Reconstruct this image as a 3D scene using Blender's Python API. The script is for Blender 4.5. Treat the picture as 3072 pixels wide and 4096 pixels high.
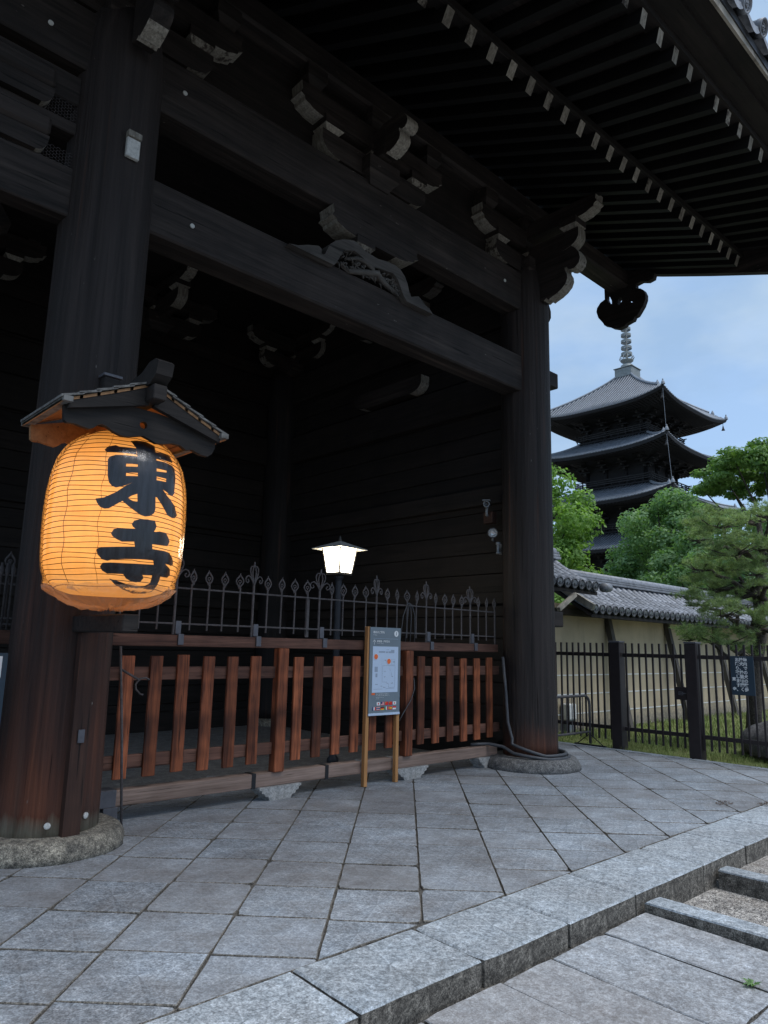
import bpy, bmesh, math, random
import numpy as np
from mathutils import Vector, Matrix, noise as mnoise
from mathutils.geometry import delaunay_2d_cdt

for o in list(bpy.data.objects):
    bpy.data.objects.remove(o)
scene = bpy.context.scene
COL = scene.collection
R = math.radians
random.seed(7)
rng = np.random.default_rng(7)

# ------------------------------------------------------------------ camera
cam_d = bpy.data.cameras.new('camera')
cam = bpy.data.objects.new('camera', cam_d)
COL.objects.link(cam)
fw = Vector((0.6724, 0.7171, 0.1830)).normalized()
rr = Vector((0.7262, -0.6871, 0.0229)).normalized()
uu = rr.cross(fw).normalized()
rr = fw.cross(uu).normalized()
cam.matrix_world = Matrix(((rr.x, uu.x, -fw.x, 0), (rr.y, uu.y, -fw.y, 0), (rr.z, uu.z, -fw.z, 1.45), (0, 0, 0, 1)))
cam_d.sensor_fit = 'HORIZONTAL'
cam_d.sensor_width = 36.0
cam_d.lens = 36.0 * 2881.17 / 3072
cam_d.clip_start = 0.05
cam_d.clip_end = 3000
scene.camera = cam
scene.render.resolution_x = 768
scene.render.resolution_y = 1024

# ------------------------------------------------------------------ sky, sun, exposure
SUN_EL, SUN_AZ = 66.0, 165.0          # azimuth measured from +Y, clockwise
world = bpy.data.worlds.new('World')
scene.world = world
world.use_nodes = True
wn = world.node_tree
wn.nodes.clear()
def WN(t, **k):
    n = wn.nodes.new(t)
    for a, b in k.items():
        setattr(n, a, b)
    return n
sky = WN('ShaderNodeTexSky', sky_type='NISHITA', sun_disc=False)
sky.sun_elevation = R(SUN_EL)
sky.sun_rotation = R(SUN_AZ)
sky.air_density = 1.0
sky.dust_density = 1.5
sky.ozone_density = 2.0
tc = WN('ShaderNodeTexCoord')
mp = WN('ShaderNodeMapping')
mp.inputs['Scale'].default_value = (1.0, 1.0, 2.2)
nz = WN('ShaderNodeTexNoise')
nz.inputs['Scale'].default_value = 4.5
nz.inputs['Detail'].default_value = 6
nz.inputs['Roughness'].default_value = 0.55
cr = WN('ShaderNodeValToRGB')
cr.color_ramp.elements[0].position = 0.40
cr.color_ramp.elements[0].color = (0.75, 0.75, 0.75, 1)
cr.color_ramp.elements[1].position = 0.64
cr.color_ramp.elements[1].color = (1.0, 1.0, 1.0, 1)
cr2 = WN('ShaderNodeValToRGB')
cr2.color_ramp.elements[0].position = 0.40
cr2.color_ramp.elements[0].color = (1.24, 1.84, 2.72, 1)
cr2.color_ramp.elements[1].position = 0.68
cr2.color_ramp.elements[1].color = (1.78, 2.30, 2.92, 1)
nz2 = WN('ShaderNodeTexNoise')
nz2.inputs['Scale'].default_value = 5.0
nz2.inputs['Detail'].default_value = 5
nz2.inputs['Roughness'].default_value = 0.5
mx = WN('ShaderNodeMix', data_type='RGBA')
bg = WN('ShaderNodeBackground')
bg.inputs['Strength'].default_value = 0.10
wo = WN('ShaderNodeOutputWorld')
L = wn.links.new
L(tc.outputs['Generated'], mp.inputs['Vector'])
L(mp.outputs['Vector'], nz.inputs['Vector'])
L(nz.outputs['Fac'], cr.inputs['Fac'])
L(cr.outputs['Color'], mx.inputs['Factor'])
L(sky.outputs['Color'], mx.inputs['A'])
L(mp.outputs['Vector'], nz2.inputs['Vector'])
L(nz2.outputs['Fac'], cr2.inputs['Fac'])
L(cr2.outputs['Color'], mx.inputs['B'])
L(mx.outputs['Result'], bg.inputs['Color'])
L(bg.outputs['Background'], wo.inputs['Surface'])

sun_d = bpy.data.lights.new('sun', 'SUN')
sun_d.energy = 0.95
sun_d.angle = R(40)
sun_d.color = (1.0, 0.98, 0.96)
sun = bpy.data.objects.new('sun', sun_d)
COL.objects.link(sun)
az, el = R(SUN_AZ), R(SUN_EL)
sdir = Vector((math.sin(az) * math.cos(el), math.cos(az) * math.cos(el), math.sin(el)))
sun.rotation_euler = sdir.to_track_quat('Z', 'Y').to_euler()

scene.view_settings.view_transform = 'Standard'
scene.view_settings.look = 'None'
scene.view_settings.gamma = 1.0
scene.view_settings.exposure = 1.55
scene.render.engine = 'CYCLES'
scene.cycles.max_bounces = 5
scene.cycles.diffuse_bounces = 2
scene.cycles.glossy_bounces = 2
scene.cycles.transparent_max_bounces = 6

# ------------------------------------------------------------------ material helpers
MATS = {}
class NT:
    def __init__(self, name):
        self.m = bpy.data.materials.new(name)
        self.m.use_nodes = True
        self.t = self.m.node_tree
        self.b = self.t.nodes['Principled BSDF']
        self.out = self.t.nodes['Material Output']
        MATS[name] = self.m
    def n(self, t, ins=None, **k):
        x = self.t.nodes.new(t)
        for a, b in k.items():
            setattr(x, a, b)
        for a, b in (ins or {}).items():
            if hasattr(b, 'is_linked') or isinstance(b, bpy.types.NodeSocket):
                self.t.links.new(b, x.inputs[a])
            else:
                x.inputs[a].default_value = b
        return x
    def link(self, a, b):
        self.t.links.new(a, b)
    def coord(self, scale=(1, 1, 1), src='Object', loc=(0, 0, 0)):
        c = self.n('ShaderNodeTexCoord')
        m = self.n('ShaderNodeMapping', {'Vector': c.outputs[src]})
        m.inputs['Scale'].default_value = scale
        m.inputs['Location'].default_value = loc
        return m.outputs['Vector']
    def noise(self, vec, scale, detail=4, rough=0.55, dist=0.0):
        x = self.n('ShaderNodeTexNoise', {'Vector': vec, 'Scale': scale, 'Detail': detail, 'Roughness': rough, 'Distortion': dist})
        return x.outputs['Fac']
    def ramp(self, fac, stops, interp='LINEAR'):
        x = self.n('ShaderNodeValToRGB', {'Fac': fac})
        cr = x.color_ramp
        cr.interpolation = interp
        while len(cr.elements) < len(stops):
            cr.elements.new(0.5)
        for e, (p, c) in zip(cr.elements, stops):
            e.position = p
            e.color = c if len(c) == 4 else (*c, 1)
        return x.outputs['Color']
    def mix(self, fac, a, b, blend='MIX'):
        x = self.n('ShaderNodeMix', data_type='RGBA', blend_type=blend)
        for nm, v in (('Factor', fac), ('A', a), ('B', b)):
            i = x.inputs[nm]
            if isinstance(v, bpy.types.NodeSocket):
                self.t.links.new(v, i)
            else:
                i.default_value = v if nm == 'Factor' or len(v) == 4 else (*v, 1)
        return x.outputs['Result']
    def math(self, op, a, b=0.0, c=None):
        x = self.n('ShaderNodeMath', operation=op)
        for i, v in enumerate((a, b) if c is None else (a, b, c)):
            if isinstance(v, bpy.types.NodeSocket):
                self.t.links.new(v, x.inputs[i])
            else:
                x.inputs[i].default_value = v
        return x.outputs[0]
    def bump(self, h, strength=0.3, dist=0.01):
        x = self.n('ShaderNodeBump', {'Height': h, 'Strength': strength, 'Distance': dist})
        self.t.links.new(x.outputs['Normal'], self.b.inputs['Normal'])
    def rand(self):
        return self.n('ShaderNodeObjectInfo').outputs['Random']
    def base(self, c, rough=0.8, spec=0.3, metal=0.0):
        if isinstance(c, bpy.types.NodeSocket):
            self.link(c, self.b.inputs['Base Color'])
        else:
            self.b.inputs['Base Color'].default_value = (*c[:3], 1)
        if isinstance(rough, bpy.types.NodeSocket):
            self.link(rough, self.b.inputs['Roughness'])
        else:
            self.b.inputs['Roughness'].default_value = rough
        self.b.inputs['Specular IOR Level'].default_value = spec
        self.b.inputs['Metallic'].default_value = metal

def mul(c, k):
    return tuple(x * k for x in c)

def wood(name, dark, light, axis='z', grain=16.0, along=0.7, rough=0.75, bump=0.35, blotch=0.5, streak=None, vary=0.25, spec=0.3, nick=None):
    t = NT(name)
    sc = {'x': (along, grain, grain), 'y': (grain, along, grain), 'z': (grain, grain, along)}[axis]
    v = t.coord(sc)
    r = t.rand()
    vv = t.n('ShaderNodeVectorMath', {0: v, 1: (0, 0, 0)}, operation='ADD')
    comb = t.n('ShaderNodeCombineXYZ', {'X': t.math('MULTIPLY', r, 37.0), 'Y': t.math('MULTIPLY', r, 91.0), 'Z': t.math('MULTIPLY', r, 53.0)})
    t.link(comb.outputs[0], vv.inputs[1])
    v = vv.outputs[0]
    g1 = t.noise(v, 1.0, 4, 0.65, 0.6)
    g2 = t.noise(v, 4.0, 2, 0.6)
    g = t.math('ADD', t.math('MULTIPLY', g1, 0.7), t.math('MULTIPLY', g2, 0.3))
    col = t.ramp(g, [(0.33, dark), (0.68, light)])
    bl = t.noise(t.coord((1, 1, 1)), 2.3, 2, 0.6)
    col = t.mix(t.ramp(bl, [(0.4, (0, 0, 0)), (0.72, (blotch,) * 3)]), col, mul(dark, 0.6))
    if streak:
        sv = t.coord({'x': (0.25, 5, 5), 'y': (5, 0.25, 5), 'z': (6, 6, 0.22)}[axis], loc=(3.1, 1.7, 0.4))
        sn = t.noise(sv, 1.6, 3, 0.5)
        col = t.mix(t.ramp(sn, [(0.60, (0, 0, 0)), (0.74, (0.85,) * 3)]), col, streak)
    if vary:
        k = t.math('ADD', t.math('MULTIPLY', r, 2 * vary), 1 - vary)
        c3 = t.n('ShaderNodeCombineXYZ', {'X': k, 'Y': k, 'Z': k})
        col = t.mix(1.0, col, c3.outputs[0], 'MULTIPLY')
    # long dark checks along the grain
    ck = t.noise(v, 2.2, 2, 0.5)
    crack = t.ramp(ck, [(0.28, (1, 1, 1)), (0.34, (0, 0, 0))])
    col = t.mix(t.math('MULTIPLY', crack, 0.8), col, mul(dark, 0.25))
    if nick:
        nk = t.noise(t.coord({'x': (5, 14, 14), 'y': (14, 5, 14), 'z': (14, 14, 5)}[axis], loc=(7, 3, 1)), 1.5, 2, 0.7)
        col = t.mix(t.ramp(nk, [(0.735, (0, 0, 0)), (0.77, (0.8,) * 3)]), col, nick)
    t.base(col, rough, spec)
    t.bump(t.math('SUBTRACT', g, t.math('MULTIPLY', crack, 0.8)), bump, 0.012)
    return t.m

def stone(name, c1, c2, scale=1.0, speck=0.35, rough=0.85, bump=0.4, vary=0.12, stain=(0.16, 0.13, 0.10), stain_amt=0.5, tint=None, mottle=0.0):
    t = NT(name)
    v = t.coord((scale, scale, scale))
    r = t.rand()
    big = t.noise(v, 1.7, 3, 0.6)
    mid = t.noise(v, 9.0, 3, 0.7)
    fine = t.noise(v, 95.0, 2, 0.75)
    col = t.mix(t.ramp(mid, [(0.35, (0, 0, 0)), (0.68, (1, 1, 1))]), c1, c2)
    sp = t.ramp(fine, [(0.36, (1 - speck,) * 3), (0.5, (1, 1, 1)), (0.66, (1 + speck * 1.3,) * 3)])
    grit = t.noise(v, 34.0, 3, 0.8)
    sp = t.mix(1.0, sp, t.ramp(grit, [(0.36, (1 - speck,) * 3), (0.5, (1, 1, 1)), (0.64, (1 + speck * .9,) * 3)]), 'MULTIPLY')
    col = t.mix(1.0, col, sp, 'MULTIPLY')
    col = t.mix(t.ramp(big, [(0.52, (0, 0, 0)), (0.78, (stain_amt,) * 3)]), col, stain)
    k = t.math('ADD', t.math('MULTIPLY', r, 2 * vary), 1 - vary)
    c3 = t.n('ShaderNodeCombineXYZ', {'X': k, 'Y': k, 'Z': k})
    col = t.mix(1.0, col, c3.outputs[0], 'MULTIPLY')
    if tint:
        r2 = t.math('FRACT', t.math('MULTIPLY', r, 7.31))
        col = t.mix(t.math('MULTIPLY', r2, 0.55), col, tint)
    if mottle:
        gp = t.n('ShaderNodeNewGeometry').outputs['Position']
        m1 = t.noise(gp, 1.1, 4, 0.65, 0.4)
        m2 = t.noise(gp, 5.0, 3, 0.7)
        mm = t.math('ADD', t.math('MULTIPLY', m1, 0.65), t.math('MULTIPLY', m2, 0.35))
        col = t.mix(t.ramp(mm, [(0.44, (0, 0, 0)), (0.62, (mottle,) * 3)]), col, t.mix(1.0, col, (0.66, 0.615, 0.585), 'MULTIPLY'))
        col = t.mix(t.ramp(mm, [(0.36, (0.45,) * 3), (0.46, (0, 0, 0))]), col, t.mix(1.0, col, (1.22, 1.26, 1.32), 'MULTIPLY'))
    t.base(col, rough, 0.35)
    t.bump(t.math('ADD', t.math('MULTIPLY', mid, 0.6), t.math('MULTIPLY', grit, 0.7)), bump, 0.010)
    return t.m

def plain(name, c, rough=0.7, metal=0.0, spec=0.4, dirt=0.25, scale=6.0, bump=0.1, vary=0.0):
    t = NT(name)
    v = t.coord()
    n = t.noise(v, scale, 3, 0.65)
    col = t.mix(t.ramp(n, [(0.42, (0, 0, 0)), (0.75, (1, 1, 1))]), c, mul(c, 1 - dirt))
    if vary:
        k = t.math('ADD', t.math('MULTIPLY', t.rand(), 2 * vary), 1 - vary)
        c3 = t.n('ShaderNodeCombineXYZ', {'X': k, 'Y': k, 'Z': k})
        col = t.mix(1.0, col, c3.outputs[0], 'MULTIPLY')
    t.base(col, rough, spec, metal)
    if bump > 0.2:
        t.bump(t.noise(v, scale * 9, 2, 0.6), bump, 0.004)
    return t.m

# ------------------------------------------------------------------ mesh helpers
class MB:
    def __init__(self):
        self.v, self.f, self.mi = [], [], []
    def add(self, vs, fs, m=0):
        o = len(self.v)
        self.v += [tuple(p) for p in vs]
        self.f += [tuple(o + i for i in f) for f in fs]
        self.mi += [m] * len(fs) if isinstance(m, int) else list(m)
        return self
    def box(self, x0, x1, y0, y1, z0, z1, m=0):
        vs = [(x, y, z) for x in (x0, x1) for y in (y0, y1) for z in (z0, z1)]
        return self.add(vs, [(0, 1, 3, 2), (4, 6, 7, 5), (0, 4, 5, 1), (2, 3, 7, 6), (0, 2, 6, 4), (1, 5, 7, 3)], m)
    def obox(self, c, ux, uy, uz, m=0):
        c, ux, uy, uz = map(Vector, (c, ux, uy, uz))
        vs = [c + a * ux + b * uy + d * uz for a in (-1, 1) for b in (-1, 1) for d in (-1, 1)]
        return self.add(vs, [(0, 1, 3, 2), (4, 6, 7, 5), (0, 4, 5, 1), (2, 3, 7, 6), (0, 2, 6, 4), (1, 5, 7, 3)], m)
    def bar(self, a, b, w, h, m=0, up=(0, 0, 1)):
        a, b = Vector(a), Vector(b)
        d = (b - a)
        l = d.length
        d.normalize()
        s = d.cross(Vector(up))
        if s.length < 1e-4:
            s = d.cross(Vector((1, 0, 0)))
        s.normalize()
        n = s.cross(d).normalized()
        return self.obox((a + b) / 2, d * l / 2, s * w / 2, n * h / 2, m)
    def tube(self, pts, r, n=6, m=0, cap=True, closed=False):
        pts = [Vector(p) for p in pts]
        N = len(pts)
        rs = r if isinstance(r, (list, tuple)) else [r] * N
        vs = []
        prev = None
        for i, p in enumerate(pts):
            if closed:
                d = pts[(i + 1) % N] - pts[i - 1]
            else:
                d = pts[min(i + 1, N - 1)] - pts[max(i - 1, 0)]
            if d.length < 1e-9:
                d = Vector((0, 0, 1))
            d.normalize()
            if prev is None:
                a = d.orthogonal().normalized()
            else:
                a = prev - d * prev.dot(d)
                a = a.normalized() if a.length > 1e-6 else d.orthogonal().normalized()
            prev = a
            b = d.cross(a)
            for k in range(n):
                t = 2 * math.pi * k / n
                vs.append(p + (a * math.cos(t) + b * math.sin(t)) * rs[i])
        fs = []
        for i in range(N if closed else N - 1):
            j = (i + 1) % N
            for k in range(n):
                fs.append((i * n + k, i * n + (k + 1) % n, j * n + (k + 1) % n, j * n + k))
        if cap and not closed:
            fs.append(tuple(range(n))[::-1])
            fs.append(tuple((N - 1) * n + k for k in range(n)))
        return self.add(vs, fs, m)
    def lathe(self, prof, n=24, c=(0, 0, 0), m=0, capb=True, capt=True, jit=None):
        vs, fs = [], []
        for r, z in prof:
            for k in range(n):
                t = 2 * math.pi * k / n
                rr_ = r
                if jit:
                    rr_ = r * (1 + jit(t, z))
                vs.append((c[0] + rr_ * math.cos(t), c[1] + rr_ * math.sin(t), c[2] + z))
        for i in range(len(prof) - 1):
            for k in range(n):
                fs.append((i * n + k, i * n + (k + 1) % n, (i + 1) * n + (k + 1) % n, (i + 1) * n + k))
        if capb:
            fs.append(tuple(range(n))[::-1])
        if capt:
            fs.append(tuple((len(prof) - 1) * n + k for k in range(n)))
        return self.add(vs, fs, m)
    def prism(self, poly, to3, d0, d1, m=0, ms=None, holes=()):
        """poly in 2D, to3(u, v, d) -> point; caps by CDT, sides per edge (ms: per-edge material fn)"""
        rings = [list(poly)] + [list(h) for h in holes]
        pts, edges = [], []
        for rg in rings:
            o = len(pts)
            pts += [Vector(p) for p in rg]
            edges += [(o + i, o + (i + 1) % len(rg)) for i in range(len(rg))]
        res = delaunay_2d_cdt(pts, edges, [], 0, 1e-6)
        V2, F2 = res[0], res[2]
        tris = []
        for f in F2:
            cx = sum(V2[i].x for i in f) / len(f)
            cy = sum(V2[i].y for i in f) / len(f)
            if inside((cx, cy), rings[0]) and not any(inside((cx, cy), h) for h in rings[1:]):
                tris.append(tuple(f))
        vs = [to3(p.x, p.y, d0) for p in V2] + [to3(p.x, p.y, d1) for p in V2]
        n = len(V2)
        fs = [t[::-1] for t in tris] + [tuple(i + n for i in t) for t in tris]
        mi = [m] * len(fs)
        o = 0
        vs2 = []
        for rg in rings:
            for i in range(len(rg)):
                a, b = rg[i], rg[(i + 1) % len(rg)]
                k = len(vs) + len(vs2)
                vs2 += [to3(a[0], a[1], d0), to3(b[0], b[1], d0), to3(b[0], b[1], d1), to3(a[0], a[1], d1)]
                fs.append((k, k + 1, k + 2, k + 3))
                mi.append(ms(a, b) if ms else m)
        return self.add(vs + vs2, fs, mi)
    def mesh(self, name, mats, smooth=False, fix=True):
        me = bpy.data.meshes.new(name)
        me.from_pydata(self.v, [], self.f)
        for m in (mats if isinstance(mats, (list, tuple)) else [mats]):
            me.materials.append(m)
        if any(self.mi):
            me.polygons.foreach_set('material_index', self.mi)
        if smooth:
            me.polygons.foreach_set('use_smooth', [True] * len(me.polygons))
        me.update()
        if fix:
            bm = bmesh.new()
            bm.from_mesh(me)
            bmesh.ops.recalc_face_normals(bm, faces=bm.faces)
            bm.to_mesh(me)
            bm.free()
        return me

def inside(p, poly):
    x, y = p
    c = False
    j = len(poly) - 1
    for i in range(len(poly)):
        xi, yi = poly[i][0], poly[i][1]
        xj, yj = poly[j][0], poly[j][1]
        if (yi > y) != (yj > y) and x < (xj - xi) * (y - yi) / (yj - yi) + xi:
            c = not c
        j = i
    return c

def bbox_mesh(name, sx, sy, sz, ch, mats, faces_mat=None):
    """chamfered box centred on the origin; faces_mat(normal) -> material index"""
    bm = bmesh.new()
    bmesh.ops.create_cube(bm, size=1.0)
    bmesh.ops.scale(bm, vec=(sx, sy, sz), verts=bm.verts)
    if ch > 0:
        bmesh.ops.bevel(bm, geom=list(bm.edges), offset=ch, segments=1, affect='EDGES')
    bm.normal_update()
    if faces_mat:
        for f in bm.faces:
            f.material_index = faces_mat(f.normal)
    me = bpy.data.meshes.new(name)
    bm.to_mesh(me)
    bm.free()
    for m in (mats if isinstance(mats, (list, tuple)) else [mats]):
        me.materials.append(m)
    return me

WM = {}
def put(name, mesh, parent=None, M=None):
    o = bpy.data.objects.new(name, mesh)
    COL.objects.link(o)
    M = M or Matrix.Identity(4)
    if parent is not None:
        o.parent = parent
        o.matrix_parent_inverse = WM[parent.name].inverted()
    o.matrix_basis = M
    WM[o.name] = M.copy()
    return o
def T(x, y=None, z=None):
    return Matrix.Translation((x, y, z) if y is not None else x)
def RX(a): return Matrix.Rotation(a, 4, 'X')
def RY(a): return Matrix.Rotation(a, 4, 'Y')
def RZ(a): return Matrix.Rotation(a, 4, 'Z')
def tag(o, label, cat, group=None):
    o['label'] = label
    o['category'] = cat
    if group:
        o['group'] = group
    return o
def thing(name, loc, label, cat, group=None):
    o = put(name, None, None, T(*loc))
    o.empty_display_size = 0.1
    return tag(o, label, cat, group)
def struct(name, mesh, M=None):
    o = put(name, mesh, None, M)
    o['kind'] = 'structure'
    return o
def cbox(name, parent, x0, x1, y0, y1, z0, z1, mat, ch=0.008, fm=None):
    me = bbox_mesh(name, x1 - x0, y1 - y0, z1 - z0, ch, mat, fm)
    return put(name, me, parent, T((x0 + x1) / 2, (y0 + y1) / 2, (z0 + z1) / 2))
def stuff(o):
    o['kind'] = 'stuff'
    return o

TR = {"east":[[[-0.6746,2.6383],[-0.6326,2.6621],[-0.5136,2.6751],[-0.453,2.6665],[-0.1688,2.6698],[-0.1665,2.6246],[-0.4029,2.6246],[-0.617,2.6198],[-0.6593,2.626]],
[[0.1702,2.6703],[0.3835,2.683],[0.6092,2.6786],[0.6292,2.6486],[0.6028,2.6321],[0.3666,2.6284],[0.1479,2.6252]],
[[-0.2619,2.7223],[-0.1368,2.7347],[0.0588,2.74],[0.2484,2.7219],[0.2078,2.6773],[0.1584,2.5608],[0.1568,2.4667],[0.1483,2.368],[0.158,2.2814],[0.1412,2.2516],[0.0795,2.2296],[0.0038,2.2217],[-0.0637,2.2271],[-0.124,2.2413],[-0.1304,2.3166],[-0.1493,2.4831],[-0.1591,2.6249],[-0.1696,2.6716],[-0.216,2.6995]],
[[-0.5971,2.5683],[-0.5672,2.5898],[-0.4887,2.6028],[-0.339,2.6081],[-0.1444,2.6102],[-0.1282,2.4517],[-0.3058,2.4056],[-0.3588,2.3966],[-0.4378,2.3851],[-0.4938,2.3944],[-0.5385,2.4148],[-0.5657,2.4561]],
[[0.148,2.6089],[0.3514,2.6142],[0.5512,2.6083],[0.6215,2.5926],[0.6121,2.5493],[0.5659,2.4771],[0.5336,2.4137],[0.4888,2.393],[0.4287,2.3924],[0.3599,2.4082],[0.2859,2.4169],[0.2572,2.4092],[0.1349,2.3993]],
[[-0.6979,2.3074],[-0.5838,2.317],[-0.4317,2.3555],[-0.299,2.4059],[-0.1362,2.4511],[-0.1292,2.3517],[-0.2122,2.3437],[-0.2641,2.3251],[-0.3343,2.3028],[-0.416,2.2774],[-0.5031,2.2497],[-0.5616,2.246],[-0.6241,2.2557],[-0.6729,2.2825]],
[[-0.3346,2.304],[-0.2616,2.3258],[-0.186,2.3102],[-0.1192,2.3097],[-0.1017,2.2362],[-0.1536,2.2491],[-0.2411,2.2726]],
[[0.1317,2.3602],[0.1756,2.3571],[0.2624,2.3184],[0.3917,2.2568],[0.4985,2.2466],[0.5792,2.2515],[0.6426,2.2764],[0.5989,2.2994],[0.5658,2.3299],[0.4417,2.3658],[0.3633,2.3855],[0.2867,2.4151],[0.1241,2.4049]]],"east_holes":[[[-0.3225,2.5489],[-0.1486,2.5578],[-0.1476,2.5391],[-0.3226,2.5307]],
[[-0.3132,2.4895],[-0.1459,2.4975],[-0.1428,2.4756],[-0.3125,2.4678]],
[[0.1694,2.5563],[0.378,2.562],[0.3692,2.5435],[0.1659,2.533]],
[[0.1598,2.4968],[0.3483,2.4983],[0.3429,2.4765],[0.1595,2.4722]],
[[-0.2641,2.3251],[-0.2051,2.3455],[-0.1355,2.3597],[-0.1251,2.3119],[-0.1929,2.3111]]],"temple":[[[-0.1785,2.1636],[-0.1487,2.1867],[-0.0732,2.2002],[0.046,2.206],[0.1679,2.2023],[0.2009,2.1727],[0.1866,2.1494],[0.1662,2.1356],[0.1561,2.0564],[0.1772,2.0073],[-0.0832,1.9953],[-0.1187,2.049],[-0.1176,2.1354],[-0.1615,2.1489]],
[[-0.4458,2.0948],[-0.4119,2.1233],[-0.3472,2.1305],[-0.1102,2.1371],[-0.092,2.0563],[-0.2901,2.0483],[-0.3735,2.0636],[-0.4229,2.0791]],
[[0.1355,2.1275],[0.2623,2.1416],[0.3906,2.1402],[0.4595,2.1125],[0.497,2.089],[0.4587,2.0577],[0.3489,2.0545],[0.1488,2.0529]],
[[-0.6232,1.9911],[-0.5747,2.0069],[-0.4162,2.0125],[-0.0915,2.0256],[0.1724,2.0227],[0.4031,2.0224],[0.5276,2.0165],[0.6327,1.9865],[0.6958,1.9506],[0.6293,1.9358],[0.4695,1.9461],[0.5023,1.9158],[0.1995,1.9523],[0.004,1.9499],[-0.2117,1.9435],[-0.4005,1.935],[-0.4593,1.9256],[-0.535,1.933],[-0.6001,1.9615]],
[[-0.558,1.8881],[-0.5247,1.9124],[-0.4238,1.9164],[-0.2044,1.9179],[0.0938,1.9229],[0.2304,1.9256],[0.2052,1.9619],[0.4714,1.9398],[0.6158,1.9145],[0.6737,1.8781],[0.6144,1.8577],[0.4721,1.8573],[0.2815,1.8594],[0.083,1.8552],[-0.2385,1.8514],[-0.453,1.8493],[-0.5255,1.8654]],
[[-0.228,1.8546],[0.0734,1.8579],[0.1135,1.8381],[0.0909,1.8163],[0.014,1.8081],[-0.0737,1.8117],[-0.1663,1.8268]],
[[0.238,1.8732],[0.4246,1.8649],[0.4473,1.8311],[0.4791,1.7943],[0.5024,1.7633],[0.4342,1.7491],[0.129,1.7445],[-0.1487,1.7608],[-0.3152,1.7859],[-0.3784,1.8076],[-0.4221,1.821],[-0.3112,1.8118],[-0.141,1.7954],[0.0447,1.7869],[0.2086,1.7925],[0.2806,1.81],[0.2602,1.8431]]],"kaeru":[[3.719,5.329],[3.817,5.352],[3.949,5.413],[4.08,5.459],[4.122,5.442],[4.119,5.39],[4.154,5.389],[4.171,5.412],[4.225,5.536],[4.307,5.618],[4.428,5.681],[4.554,5.72],[4.632,5.7],[4.712,5.665],[4.901,5.651],[5.038,5.675],[5.165,5.682],[5.252,5.662],[5.326,5.602],[5.371,5.53],[5.403,5.43],[5.434,5.397],[5.552,5.446],[5.613,5.418],[5.66,5.378],[5.737,5.36],[5.801,5.308],[5.362,5.315],[5.302,5.37],[5.257,5.453],[5.212,5.524],[5.139,5.573],[4.986,5.556],[4.851,5.534],[4.743,5.554],[4.637,5.59],[4.558,5.605],[4.434,5.558],[4.386,5.501],[4.352,5.425],[4.295,5.33]],"gegyo":[[5.943,7.706],[5.943,7.494],[6.028,7.461],[6.095,7.385],[6.111,7.315],[6.077,7.192],[5.992,7.072],[5.968,7.02],[5.894,6.982],[5.822,6.925],[5.713,6.875],[5.591,6.887],[5.566,6.915],[5.481,6.935],[5.433,6.943],[5.407,6.994],[5.359,7.002],[5.305,7.067],[5.248,7.142],[5.203,7.246],[5.199,7.327],[5.228,7.409],[5.28,7.459],[5.361,7.494],[5.362,7.567],[5.262,7.583],[5.148,7.54],[5.05,7.558],[5.023,7.643],[5.161,7.756],[5.933,7.978]],"gegyo_holes":[[[5.902,7.566],[5.848,7.522],[5.81,7.422],[5.812,7.362],[5.878,7.421],[5.905,7.493]],
[[5.691,7.405],[5.653,7.441],[5.617,7.416],[5.627,7.346],[5.683,7.297],[5.706,7.337]],
[[5.506,7.352],[5.465,7.302],[5.414,7.272],[5.443,7.262],[5.501,7.29]],
[[5.465,7.471],[5.418,7.544],[5.408,7.506],[5.445,7.488]]]}
# ------------------------------------------------------------------ materials
DK, DL = (0.0092, 0.0074, 0.0067), (0.0470, 0.0370, 0.0325)
wd = {a: wood('old_dark_wood_' + a, DK, DL, a, vary=0.2, streak=(0.070, 0.055, 0.047), nick=(0.16, 0.14, 0.125)) for a in 'xyz'}
wi = {a: wood('shade_dark_inner_wood_' + a, (0.0060, 0.0050, 0.0047), (0.022, 0.0172, 0.0150), a, vary=0.3, bump=0.2) for a in 'xyz'}  # darker copy of the old wood; interior gloom is put into its colour
raft_m = wood('shade_dark_rafter_wood', (0.0030, 0.0029, 0.0032), (0.0070, 0.0066, 0.0072), 'y', vary=0.3, bump=0.2)  # rafters darkened in colour to carry the deep shade under the eave
pillar_wood = wood('pillar_wood', (0.006, 0.0055, 0.006), (0.020, 0.017, 0.017), 'z', grain=13, along=0.35, bump=0.6, streak=(0.075, 0.038, 0.026), vary=0.05)
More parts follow.
